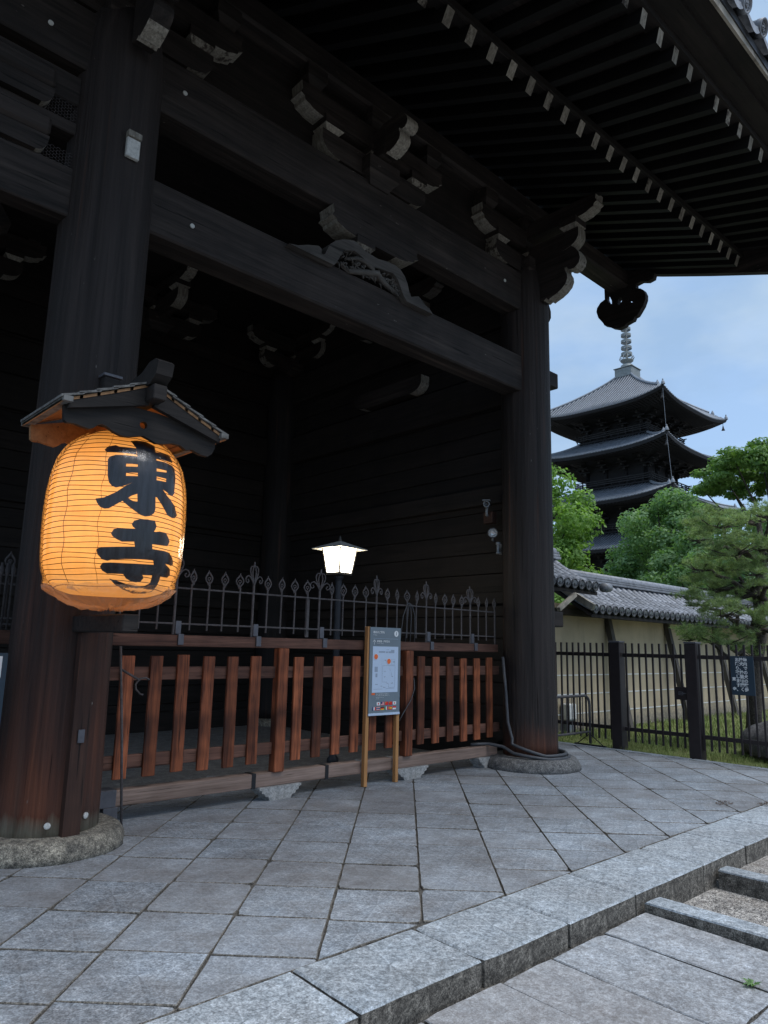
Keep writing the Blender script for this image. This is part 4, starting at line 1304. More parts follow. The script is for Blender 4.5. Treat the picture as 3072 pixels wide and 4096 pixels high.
# arrow and the round i emblem
ar = MB()
for (a, b, c, d) in ((5.382, 1.464, 5.382, 1.515), (5.382, 1.516, 5.362, 1.493), (5.382, 1.516, 5.402, 1.493)):
    dx, dz = c - a, d - b
    l = math.hypot(dx, dz)
    n_ = (-dz / l * .0025, dx / l * .0025)
    ar.add([(a + n_[0], y_, b + n_[1]), (a - n_[0], y_, b - n_[1]), (c - n_[0], y_, d - n_[1]), (c + n_[0], y_, d + n_[1])], [(0, 1, 2, 3)])
put('arrow', ar.mesh('arrow', ink_white, fix=False), sgn)
em = put('info_emblem', MB().add([(5.712 + .033 * math.cos(a * .2618), y_, 1.588 + .033 * math.sin(a * .2618)) for a in range(24)], [tuple(range(24))]).mesh('info_emblem', ink_white, fix=False), sgn)
stext('i', 5.712, 1.588, .052, ink_dark, 'CENTER', em, bold=.0015)
# small flags
def flag(x, z, bands, vertical=False, w=.050, h=.034):
    n = len(bands)
    f = flat('flag', sgn, x, x + w, z, z + h, ink_white, 0)
    for i, m_ in enumerate(bands):
        if m_ is None:
            continue
        if vertical:
            flat('flag_band', f, x + w * i / n, x + w * (i + 1) / n, z, z + h, m_, 1)
        else:
            flat('flag_band', f, x, x + w, z + h * (n - 1 - i) / n, z + h * (n - i) / n, m_, 1)
    return f
def dot(f, x, z, r, m_, lay=2):
    yy = F0 - .0012 * (lay + 1)
    put('flag_disc', MB().add([(x + r * math.cos(a * .524), yy, z + r * math.sin(a * .524)) for a in range(12)], [tuple(range(12))]).mesh('flag_disc', m_, fix=False), f)
fx = [5.437 + .0605 * i for i in range(5)]
f = flag(fx[0], .822, [None]); dot(f, fx[0] + .025, .839, .009, c_redf)
f = flag(fx[1], .822, [c_redf, None, c_redf, None, c_redf, None, c_redf]); flat('flag_canton', f, fx[1], fx[1] + .022, .838, .856, c_blue, 2)
for k in (2, 3):
    f = flag(fx[k], .822, [c_redf]); dot(f, fx[k] + .010, .847, .005, c_yel)
f = flag(fx[4], .822, [None]); dot(f, fx[4] + .025, .839, .009, c_redf)
fx = [5.375 + .0605 * i for i in range(6)]
flag(fx[0], .772, [c_blue, None, c_redf], True)
flag(fx[1], .772, [c_redf, None, c_blue, c_blue, None, c_redf])
flag(fx[2], .772, [c_blk, c_redf, c_yel])
flag(fx[3], .772, [c_green, None, c_redf], True)
f = flag(fx[4], .772, [c_redf, c_yel, c_yel, c_redf]); dot(f, fx[4] + .016, .789, .006, c_redf)
flag(fx[5], .772, [c_redf, None])
for x in (5.305, 5.76):
    cbox('pale_tie', sgn, x, x + .022, FY - .022, FY + .10, .14, .256, pale_stone, .002)

# ------------------------------------------------------------------ partial blue sign at the far left
s2 = thing('blue_sign', (0.95, 5.45, 0), 'dark blue upright sign with white characters beyond the left pillar', 'sign')
navy = plain('dark_blue_sign_face', (0.024, 0.046, 0.068), 0.5, dirt=0.15, scale=4, bump=0)
cbox('board', s2, .60, 1.595, 5.44, 5.46, .50, 1.345, navy, .003)
cbox('stake', s2, .45, .50, 5.461, 5.50, 0, 1.30, lath_wood, .003)
cbox('stake', s2, 1.40, 1.45, 5.461, 5.50, 0, 1.30, lath_wood, .003)
for i, s in enumerate('門内'):
    me = text_mesh(s, .17, ink_white, 'CENTER', bold=.004)
    put('lettering', me, s2, T(1.485, 5.4385, 1.235 - .165 * i) @ RX(math.pi / 2))

# ------------------------------------------------------------------ lit lamp behind the fence
lamp = thing('lamp_post', (6.06, 7.30, 0), 'lit white glass lantern lamp on a dark post behind the iron railing', 'lamp')
lx, ly = 6.06, 7.30
put('post', MB().lathe([(.075, -.012), (.075, .05), (.048, .08), (.045, 1.2), (.045, 2.26), (.046, 2.30), (.062, 2.31), (.062, 2.36)], 16).mesh('post', plain('lamp_post_paint', (.03, .032, .038), .5), True), lamp, T(lx, ly, 0))
lampglow = NT('lamp_glass_lit')
lampglow.b.inputs['Base Color'].default_value = (.8, .8, .75, 1)
lampglow.b.inputs['Emission Color'].default_value = (1.0, .90, .70, 1)
lampglow.b.inputs['Emission Strength'].default_value = 7.0
frame_m = plain('lamp_frame_paint', (.06, .055, .05), .5)
def frus(r0, z0, r1, z1, n=6, ph=0.15):
    vs = [(r0 * math.cos(ph + k * 2 * math.pi / n), r0 * math.sin(ph + k * 2 * math.pi / n), z0) for k in range(n)] + [(r1 * math.cos(ph + k * 2 * math.pi / n), r1 * math.sin(ph + k * 2 * math.pi / n), z1) for k in range(n)]
    return vs
PH = math.atan2(-ly, -lx) + .02
vs = frus(.165, 2.385, .225, 2.705, 4, PH)
for k in range(4):
    j = (k + 1) % 4
    put('glass_pane', MB().add([vs[k], vs[j], vs[4 + j], vs[4 + k]], [(0, 1, 2, 3)]).mesh('glass_pane', lampglow.m), lamp, T(lx, ly, 0))
    put('frame_bar', MB().tube([Vector(vs[k]) * 1.0, Vector(vs[4 + k])], .013, 5).mesh('frame_bar', frame_m), lamp, T(lx, ly, 0))
put('tray', MB().add(frus(.175, 2.355, .17, 2.385, 4, PH), [(0, 1, 5, 4), (1, 2, 6, 5), (2, 3, 7, 6), (3, 0, 4, 7), (3, 2, 1, 0), (4, 5, 6, 7)]).mesh('tray', frame_m), lamp, T(lx, ly, 0))
hv = frus(.375, 2.70, .04, 2.80, 4, PH)
hi = frus(.37, 2.692, .04, 2.785, 4, PH)
put('hood', MB().add(hv + hi, [(0, 1, 5, 4), (1, 2, 6, 5), (2, 3, 7, 6), (3, 0, 4, 7), (9, 8, 12, 13), (10, 9, 13, 14), (11, 10, 14, 15), (8, 11, 15, 12), (0, 8, 9, 1), (1, 9, 10, 2), (2, 10, 11, 3), (3, 11, 8, 0), (4, 5, 6, 7)]).mesh('hood', plain('lamp_hood_lit_paint', (.50, .48, .44), .6), fix=False), lamp, T(lx, ly, 0))  # pale hood colour also holds the painted glow of the lit lamp
put('knob', MB().lathe([(.03, 2.795), (.018, 2.83), (.012, 2.86), (.003, 2.88)], 10).mesh('knob', frame_m, True), lamp, T(lx, ly, 0))

# ------------------------------------------------------------------ paper lantern and its little roof
LX, LY = 1.97, 4.75
ZB, ZT = 1.742, 2.85
LPZ = [1.742, 1.765, 1.79, 1.827, 1.86, 1.90, 2.0, 2.14, 2.277, 2.415, 2.51, 2.61, 2.68, 2.74, 2.78, 2.82, 2.85]
LPR = [.26, .33, .358, .388, .404, .417, .428, .434, .434, .427, .415, .39, .355, .31, .262, .195, .12]
def lrad(z):
    return float(np.interp(z, LPZ, LPR))
def lpt(th, z, dr=0.0):
    r = lrad(z) + dr
    return (r * math.sin(th), -r * math.cos(th), z)
lan = thing('paper_lantern', (LX, LY, ZB), 'big glowing orange paper lantern with two black characters', 'lantern')
lt = NT('lantern_paper_lit')
sepn = lt.n('ShaderNodeSeparateXYZ', {'Vector': lt.coord()})
nn = lt.noise(lt.coord((2.0, 2.0, 6.0)), 1.4, 3, 0.5)
zf = lt.n('ShaderNodeMapRange', {'Value': sepn.outputs['Z'], 'From Min': ZB, 'From Max': ZT}).outputs[0]
glow = lt.ramp(zf, [(0.0, (.62,) * 3), (.22, (1.0,) * 3), (.6, (1.05,) * 3), (.82, (.78,) * 3), (1.0, (.30,) * 3)])
ecol = lt.mix(lt.ramp(nn, [(.35, (0, 0, 0)), (.7, (1, 1, 1))]), (1.0, .365, .058), (1.0, .415, .082))
ecol = lt.mix(1.0, ecol, glow, 'MULTIPLY')
wv = lt.math('SINE', lt.math('MULTIPLY', lt.math('SUBTRACT', sepn.outputs['Z'], ZB + .035 + .0081), 2 * math.pi / .0325))
fib = lt.noise(lt.coord((26, 26, 7)), 1.0, 4, .7)
br = lt.math('ADD', lt.math('ADD', .74, lt.math('MULTIPLY', wv, -.07)), lt.math('MULTIPLY', fib, .52))
b3 = lt.n('ShaderNodeCombineXYZ', {'X': br, 'Y': br, 'Z': br})
ecol = lt.mix(1.0, ecol, b3.outputs[0], 'MULTIPLY')
lt.base((.55, .32, .14), .7)
lt.link(ecol, lt.b.inputs['Emission Color'])
lt.b.inputs['Emission Strength'].default_value = 0.375
zs = [ZB + (ZT - ZB) * (0.5 - 0.5 * math.cos(math.pi * i / 40)) for i in range(41)]
pv = MB()
vs = [lpt(2 * math.pi * k / 64, z) for z in zs for k in range(64)]
fs = [(i * 64 + k, i * 64 + (k + 1) % 64, i * 64 + 64 + (k + 1) % 64, i * 64 + 64 + k) for i in range(40) for k in range(64)]
fs += [tuple(range(64))[::-1]]
pv.add(vs, fs)
paper = put('paper_body', pv.mesh('paper_body', lt.m, True), lan, T(LX, LY, 0))
rib_m = plain('lantern_rib', (.10, .035, .012), .7, bump=0)
for i in range(36):
    z = ZB + .035 + i * .0325
    if z > ZT - .01:
        break
    put('rib', MB().tube([lpt(2 * math.pi * k / 56, z + .004 * math.sin(k * .6 + i), 0.0012) for k in range(56)], .0030, 4, closed=True).mesh('rib', rib_m), paper, T(LX, LY, 0))
for th in (-1.15, -.62, -2.2, 1.35, 2.4):
    put('seam', MB().tube([lpt(th + .02 * math.sin(j), ZB + .02 + (ZT - ZB - .04) * j / 30, .001) for j in range(31)], .0016, 4).mesh('seam', rib_m), paper, T(LX, LY, 0))
ink = NT('black_ink_on_paper')
ik = ink.noise(ink.coord((30, 30, 3)), 1.0, 4, .6)
ink.base(ink.ramp(ik, [(.35, (.012, .012, .016)), (.75, (.05, .055, .07))]), .45, .5)
def glyph(polys, holes, name):
    pts, edges = [], []
    for rg in polys + holes:
        fine = []
        for i in range(len(rg)):
            p, q_ = Vector(rg[i]), Vector(rg[(i + 1) % len(rg)])
            n = max(1, int(math.hypot((q_.x - p.x) * .42, q_.y - p.y) / .03))
            for k in range(n):
                fine.append(p.lerp(q_, k / n))
        o = len(pts)
        pts += fine
        edges += [(o + i, o + (i + 1) % len(fine)) for i in range(len(fine))]
    t0, t1 = min(p.x for p in pts), max(p.x for p in pts)
    za, zb = min(p.y for p in pts), max(p.y for p in pts)
    gx, gz = int((t1 - t0) / .06) + 1, int((zb - za) / .025) + 1
    for i in range(gx):
        for j in range(gz):
            pts.append(Vector((t0 + (i + .37) * .06, za + (j + .41) * .025)))
    res = delaunay_2d_cdt(pts, edges, [], 0, 1e-5)
    V2, F2 = res[0], res[2]
    keep = []
    for f_ in F2:
        c = (sum(V2[i].x for i in f_) / len(f_), sum(V2[i].y for i in f_) / len(f_))
        if any(inside(c, P_) for P_ in polys) and not any(inside(c, P_) for P_ in holes):
            keep.append(tuple(f_))
    mb = MB().add([lpt(p.x, p.y, .0045) for p in V2], keep)
    me = mb.mesh(name, ink.m, True, fix=False)
    bm = bmesh.new(); bm.from_mesh(me)
    bmesh.ops.delete(bm, geom=[v for v in bm.verts if not v.link_faces], context='VERTS')
    for f_ in bm.faces:
        c = f_.calc_center_median()
        if f_.normal.dot(Vector((c.x, c.y, 0))) < 0:
            f_.normal_flip()
    bm.to_mesh(me); bm.free()
    put('character', me, paper, T(LX, LY, 0))
glyph(TR['east'], TR['east_holes'], 'character')
glyph(TR['temple'], [], 'character')
# clear plastic cover, gathered and crumpled at the bottom
film = NT('clear_plastic_film')
film.t.nodes.remove(film.b)
tr_ = film.n('ShaderNodeBsdfTransparent', {'Color': (.96, .96, .96, 1)})
gl_ = film.n('ShaderNodeBsdfGlossy', {'Color': (1, 1, 1, 1), 'Roughness': .12})
fb = film.n('ShaderNodeBump', {'Height': film.noise(film.coord((14, 14, 1.5)), 1.0, 4, .6), 'Strength': .6, 'Distance': .02})
film.link(fb.outputs[0], gl_.inputs['Normal'])
fr = film.n('ShaderNodeFresnel', {'IOR': 1.38})
fm_ = film.n('ShaderNodeMixShader', {0: film.math('MULTIPLY', fr.outputs[0], .9)})
film.link(tr_.outputs[0], fm_.inputs[1])
film.link(gl_.outputs[0], fm_.inputs[2])
film.link(fm_.outputs[0], film.out.inputs['Surface'])
film2 = NT('crumpled_plastic_skirt')
film2.base((.62, .42, .26), .15, .9)
film2.b.inputs['Emission Color'].default_value = (1.0, .34, .09, 1)
tr2 = film2.n('ShaderNodeBsdfTransparent')
tl2 = film2.n('ShaderNodeBsdfTranslucent', {'Color': (.85, .6, .4, 1)})
m1 = film2.n('ShaderNodeMixShader', {0: .5})
film2.link(film2.b.outputs[0], m1.inputs[1]); film2.link(tl2.outputs[0], m1.inputs[2])
m2 = film2.n('ShaderNodeMixShader', {0: .60})
film2.link(m1.outputs[0], m2.inputs[1]); film2.link(tr2.outputs[0], m2.inputs[2])
film2.link(m2.outputs[0], film2.out.inputs['Surface'])
vs, fs = [], []
zc = [1.80 + (2.80 - 1.80) * i / 26 for i in range(27)]
for z in zc:
    for k in range(72):
        t = 2 * math.pi * k / 72
        r = max(lrad(z), .395 if z < 2.5 else 0) + .014 + .006 * math.sin(k * 1.7) + .012 * abs(mnoise.noise(Vector((math.cos(t) * 4, math.sin(t) * 4, z * 1.2))))
        vs.append((r * math.sin(t), -r * math.cos(t), z))
fs = [(i * 72 + k, i * 72 + (k + 1) % 72, i * 72 + 72 + (k + 1) % 72, i * 72 + 72 + k) for i in range(26) for k in range(72)]
put('plastic_cover', MB().add(vs, fs).mesh('plastic_cover', film.m, True), lan, T(LX, LY, 0))
vs = []
N = 120
lv = [(.408, 1.79), (.398, 1.765), (.365, 1.735), (.31, 1.70), (.24, 1.67), (.16, 1.645), (.06, 1.64)]
for i, (r, z) in enumerate(lv):
    for k in range(N):
        t = 2 * math.pi * k / N
        n_ = mnoise.noise(Vector((math.cos(t) * 6, math.sin(t) * 6, i * 1.3)))
        n2_ = abs(mnoise.noise(Vector((math.cos(t) * 13, math.sin(t) * 13, i * 2.3 + 7))))
        r_ = r * (1 + .11 * n_) + .035 * n2_
        vs.append((r_ * math.sin(t), -r_ * math.cos(t), z + .055 * n2_ * (i > 1) - .022 * n_))
fs = [(i * N + k, i * N + (k + 1) % N, i * N + N + (k + 1) % N, i * N + N + k) for i in range(len(lv) - 1) for k in range(N)]
put('plastic_skirt', MB().add(vs, fs).mesh('plastic_skirt', film2.m), lan, T(LX, LY, 0))

can = thing('lantern_canopy', (LX, 5.29, 1.5), 'small dark wooden gabled roof and arm holding the orange lantern', 'canopy')
CX = 1.94
put('support_arm', bbox_mesh('support_arm', .105, .88, .115, .008, canopy_wood), can, T(2.005, 4.90, 1.556))
cbox('hanger_post', can, 1.972, 2.092, 5.20, 5.295, 2.9, 3.40, canopy_wood, .006)
cbox('hanger_cap', can, 1.960, 2.105, 5.19, 5.30, 3.402, 3.425, steel_m, .003)
# gable boards front and rear: arched top, cusped lower edge
GB = [(1.417, 2.828), (1.516, 2.86), (1.636, 2.896), (1.781, 2.916), (1.876, 2.92), (2.015, 2.915), (2.202, 2.89), (2.334, 2.865), (2.442, 2.822), (2.441, 2.77), (2.422, 2.725), (2.39, 2.70), (2.335, 2.702), (2.269, 2.724), (2.227, 2.711), (2.183, 2.736), (2.121, 2.738), (2.061, 2.72), (2.012, 2.715), (1.971, 2.73), (1.921, 2.745), (1.874, 2.731), (1.818, 2.716), (1.772, 2.717), (1.724, 2.732), (1.686, 2.751), (1.653, 2.761), (1.628, 2.75), (1.608, 2.729), (1.583, 2.714), (1.539, 2.718), (1.495, 2.726), (1.444, 2.723), (1.426, 2.736)]
def gable(y0, y1, hole=True):
    hl = [[(1.918 + .026 * math.cos(-a * .5236), 2.815 + .024 * math.sin(-a * .5236)) for a in range(12)]] if hole else []
    return MB().prism(GB, lambda u, v, d: (u, d, v), y0, y1, holes=hl)
put('gable_board', gable(4.33, 4.365).mesh('gable_board', canopy_wood), can)
put('gable_board', gable(4.93, 4.96).mesh('gable_board', canopy_in), can)
# roof slopes: boards, battens and shingle courses
def roofz(u):
    a = abs(u) / .55
    return 3.075 - .245 * a ** .95
for s in (-1, 1):
    us = [0.03 + .505 * i / 5 for i in range(6)]
    for i in range(5):
        a, b = us[i], us[i + 1] + .02
        za, zb_ = roofz(a), roofz(b)
        put('roof_board', MB().add([(CX + s * a, y_, z_ + dz_) for y_ in (4.30, 5.0) for (u_, z_) in ((a, za),) for dz_ in (0,)] + [], []).mesh('roof_board', canopy_in) if False else
            MB().add([(CX + s * a, 4.28, za), (CX + s * b, 4.28, zb_), (CX + s * b, 5.00, zb_), (CX + s * a, 5.00, za), (CX + s * a, 4.28, za + .018), (CX + s * b, 4.28, zb_ + .018), (CX + s * b, 5.00, zb_ + .018), (CX + s * a, 5.00, za + .018)], [(0, 1, 2, 3), (4, 7, 6, 5), (0, 4, 5, 1), (1, 5, 6, 2), (2, 6, 7, 3), (3, 7, 4, 0)]).mesh('roof_board', canopy_in), can)
        put('shingle_course', MB().add([(CX + s * a, 4.265, za + .022), (CX + s * (b + .01), 4.265, zb_ + .026), (CX + s * (b + .01), 5.01, zb_ + .026), (CX + s * a, 5.01, za + .022), (CX + s * a, 4.265, za + .033), (CX + s * (b + .01), 4.265, zb_ + .042), (CX + s * (b + .01), 5.01, zb_ + .042), (CX + s * a, 5.01, za + .033)], [(0, 1, 2, 3), (4, 7, 6, 5), (0, 4, 5, 1), (1, 5, 6, 2), (2, 6, 7, 3), (3, 7, 4, 0)]).mesh('shingle_course', shingle), can)
    put('eave_batten', MB().box(CX + s * .50, CX + s * .555, 4.25, 5.02, roofz(.54) - .002, roofz(.54) + .030).mesh('eave_batten', shingle), can)
    # verge rafter under the front edge
    put('verge_rafter', MB().prism([(s * .02, 3.07), (s * .51, roofz(.51) - .002), (s * .51, roofz(.51) - .045), (s * .02, 2.94)], lambda u, v, d: (CX + u, d, v), 4.285, 4.328).mesh('verge_rafter', canopy_wood), can)
rp = [(4.12, 3.19), (4.16, 3.215), (4.24, 3.215), (4.36, 3.165), (4.6, 3.135), (5.00, 3.125), (5.00, 3.06), (4.22, 3.06), (4.14, 3.11)]
put('ridge_beam', MB().prism(rp, lambda u, v, d: (d, u, v), CX - .055, CX + .055).mesh('ridge_beam', canopy_wood), can)
cbox('ridge_pole', can, CX - .045, CX + .045, 4.17, 5.20, 2.955, 3.055, canopy_wood, .006)
# ------------------------------------------------------------------ conduit round the right pillar base
hose = thing('cable_conduit', (7.6, 5.4, 0.14), 'grey corrugated conduit looped round the foot of the corner pillar', 'conduit')
def arc(cx, cy, r, a0, a1, n, z):
    return [(cx + r * math.cos(R(a0 + (a1 - a0) * i / n)), cy + r * math.sin(R(a0 + (a1 - a0) * i / n)), z(i / n) if callable(z) else z) for i in range(n + 1)]
p = [(7.56, 5.78, 1.35), (7.57, 5.74, .9), (7.55, 5.70, .55), (7.53, 5.62, .36)] + arc(PX2, PY, .44, 185, 345, 26, lambda t: .30 - .12 * min(1, t * 3) + .0 * t)
put('upper_loop', MB().tube(p, .020, 8).mesh('upper_loop', hose_m, True), hose)
p = [(7.22, 6.02, .272), (7.32, 5.98, .275), (7.42, 5.9, .28), (7.48, 5.72, .26)] + arc(PX2, PY, .475, 190, 350, 26, lambda t: .20 - .055 * min(1, t * 3))
put('lower_loop', MB().tube(p, .020, 8).mesh('lower_loop', hose_m, True), hose)

# ------------------------------------------------------------------ devices on the corner pillar
grey_pl = plain('grey_device_case', (.20, .22, .24), .45, dirt=.15, bump=0)
lens_m = plain('black_lens', (.008, .008, .01), .15, spec=.6, dirt=0, bump=0)
glass_m = plain('silver_reflector', (.55, .56, .56), .25, .6, dirt=.1, bump=0)
def frame_to(d):
    d = Vector(d).normalized()
    return d.to_track_quat('X', 'Z').to_matrix().to_4x4()
sc = thing('security_camera', (7.66, 6.10, 3.28), 'grey bullet security camera facing out beside the corner pillar', 'camera')
M = T(7.62, 6.08, 3.385) @ frame_to((-.75, -.55, -.12))
put('housing', MB().lathe([(.035, -.13), (.045, -.12), (.046, .09), (.040, .10), (.034, .10), (.030, .07), (.002, .07)], 16).mesh('housing', grey_pl, True), sc, M @ RY(math.pi / 2))
put('lens', MB().lathe([(.022, .07), (.022, .085), (.012, .08), (.001, .078)], 12).mesh('lens', lens_m, True), sc, M @ RY(math.pi / 2))
put('sun_shield', MB().box(-.15, .15, -.052, .052, .045, .055).mesh('sun_shield', grey_pl), sc, M)
put('arm', MB().tube([(7.64, 6.09, 3.35), (7.645, 6.10, 3.29), (7.67, 6.12, 3.25), (7.72, 6.14, 3.24)], .018, 8).mesh('arm', grey_pl, True), sc)
cbox('mount_plate', sc, 7.70, 7.80, 6.05, 6.20, 3.14, 3.30, lath_wood, .004)
fl = thing('floodlight', (7.70, 6.04, 3.0), 'small dark unlit floodlight under the security camera', 'floodlight')
M = T(7.68, 6.02, 3.0) @ frame_to((-.8, -.55, -.25))
put('housing', MB().lathe([(.03, -.11), (.038, -.10), (.045, -.02), (.068, .05), (.070, .075), (.062, .075), (.05, .03)], 16, capt=False).mesh('housing', plain('dark_lamp_case', (.045, .048, .055), .5), True), fl, M @ RY(math.pi / 2))
put('reflector', MB().lathe([(.062, .07), (.045, .04), (.02, .02), (.001, .03)], 16, capb=False).mesh('reflector', glass_m, True), fl, M @ RY(math.pi / 2))
put('bracket', MB().tube([(7.69, 6.03, 2.97), (7.72, 6.06, 2.90), (7.78, 6.08, 2.90)], .014, 7).mesh('bracket', grey_pl, True), fl)
se = thing('sensor_box', (7.72, 5.95, 2.75), 'small pale sensor tube fixed below the floodlight', 'sensor')
put('tube', MB().lathe([(.028, 2.70), (.028, 2.72), (.018, 2.722), (.018, 2.82), (.030, 2.822), (.030, 2.855)], 12).mesh('tube', grey_pl, True), se, T(7.67, 5.93, 0))
cbox('back_plate', se, 7.69, 7.72, 5.90, 5.96, 2.69, 2.83, white_end, .002)

# ------------------------------------------------------------------ metal fence with gate on the right
mf = thing('metal_fence', (10.5, 5.2, 0), 'dark brown metal bar fence with two thick posts at the lawn edge', 'fence')
FX = 10.5
pv_ = [4.63, 5.815]
for y_ in pv_:
    o = cbox('post', mf, FX - .085, FX + .085, y_ - .085, y_ + .085, -.06, 1.585, dark_metal, .006)
    cbox('post_cap', mf, FX - .09, FX + .09, y_ - .09, y_ + .09, 1.587, 1.612, steel_m, .004)
    cbox('post_footing', mf, FX - .13, FX + .13, y_ - .13, y_ + .13, -.12, -.02, kerb_m, .02)
for (y0, y1) in ((1.8, 4.54), (4.72, 5.72), (5.905, 8.0)):
    for z in (1.40, .30):
        cbox('fence_rail', mf, FX - .016, FX + .016, y0, y1, z - .028, z + .028, dark_metal, .003)
bm2 = MB().box(-.012, .012, -.012, .012, .12, 1.58).mesh('fence_bar', dark_metal)
ys_ = [4.521 - .102 * i for i in range(26)] + [4.795 + .1075 * i for i in range(9)] + [5.936 + .109 * i for i in range(19)]
for y_ in ys_:
    put('fence_bar', bm2, mf, T(FX - .02, y_, 0))
cbox('lock_plate', mf, FX - .05, FX - .036, 4.73, 4.90, .79, .97, dark_metal, .003)
put('latch', MB().tube([(FX - .07, 4.77, .90), (FX - .07, 4.83, .90), (FX - .07, 4.83, .86), (FX - .07, 4.77, .86)], .006, 6, closed=True).tube([(FX - .07, 4.82, .88), (FX - .07, 4.70, .885)], .006, 6).mesh('latch', steel_m), mf)
nb = thing('notice_board', (FX - .04, 3.94, .9), 'dark blue notice with white vertical writing hung on the metal fence', 'notice')
o = cbox('panel', nb, FX - .052, FX - .036, 3.787, 4.093, .905, 1.425, navy, .004)
cols = ['境内での犬の散歩', '捨犬、捨猫は固く', 'お断り致します、']
ME_ = T(0, 0, 0)
def ntext(s, y_, z_, size):
    me = text_mesh(s, size * 1.1, ink_white, 'CENTER', bold=.0018)
    put('lettering', me, nb, T(FX - .0535, y_, z_) @ RZ(-math.pi / 2) @ RX(math.pi / 2))
for i, s in enumerate(cols):
    for j, ch_ in enumerate(s):
        ntext(ch_, 3.895 + .052 * i, 1.375 - .0565 * j, .050)
ntext('東', 4.052, 1.115, .045)
ntext('寺', 4.052, .985, .045)

# ------------------------------------------------------------------ crowd barrier half behind the corner pillar
cb = thing('crowd_barrier', (9.5, 6.27, 0), 'low grey tube crowd barrier between the corner pillar and fence', 'barrier')
bar_m = plain('barrier_tube', (.10, .095, .10), .5, .3, dirt=.3)
pts = [(10.41, 6.27, .03), (10.41, 6.27, .62)] + [(10.41 - .14 + .14 * math.cos(R(a)), 6.27, .62 + .14 * math.sin(R(a))) for a in (20, 45, 70, 90)] + [(8.55, 6.27, .76), (8.46, 6.27, .70), (8.43, 6.27, .62), (8.43, 6.27, .03)]
put('tube_frame', MB().tube(pts, .021, 10).mesh('tube_frame', bar_m, True), cb)
put('lower_rail', MB().tube([(8.43, 6.27, .21), (10.41, 6.27, .21)], .018, 8).mesh('lower_rail', bar_m, True), cb)
bm3 = MB().tube([(0, 0, .21), (0, 0, .75)], .008, 6).mesh('barrier_bar', bar_m)
for i in range(12):
    put('barrier_bar', bm3, cb, T(8.58 + .148 * i, 6.27, 0))
for x in (8.43, 10.40):
    cbox('foot', cb, x - .02, x + .02, 6.0, 6.54, .004, .022, black_iron, .002)
    put('foot_stay', MB().tube([(x, 6.05, .022), (x, 6.26, .17)], .007, 6).tube([(x, 6.49, .022), (x, 6.28, .17)], .007, 6).mesh('foot_stay', black_iron), cb)

# ------------------------------------------------------------------ tiled plaster wall
wall = thing('plaster_wall', (18, 8.2, -.06), 'long ochre plaster wall with white lines under a grey tiled roof', 'wall')
cbox('wall_body', wall, 8.6, 34, 7.9, 8.5, -.12, 2.35, plaster, .01)
for z in (.255, .62, .98):
    cbox('white_line', wall, 8.6, 34, 7.893, 7.899, z - .011, z + .011, white_paint, 0)
cbox('stone_footing', wall, 8.6, 34, 7.82, 8.5, -.12, -.03, base_m, .02)
for x in (13.85, 16.5, 19.2, 21.9, 24.6):
    put('brace', MB().bar((x, 7.86, 2.12), (x, 7.44, -.06), .13, .11, up=(0, 1, 0)).mesh('brace', wood('brace_wood_%d' % int(x), (.05, .045, .04), (.12, .105, .095), 'z', vary=0)), wall)
cbox('wall_plate', wall, 8.6, 34, 7.72, 7.9, 2.12, 2.24, wd['x'], .01)
ro = R(34)
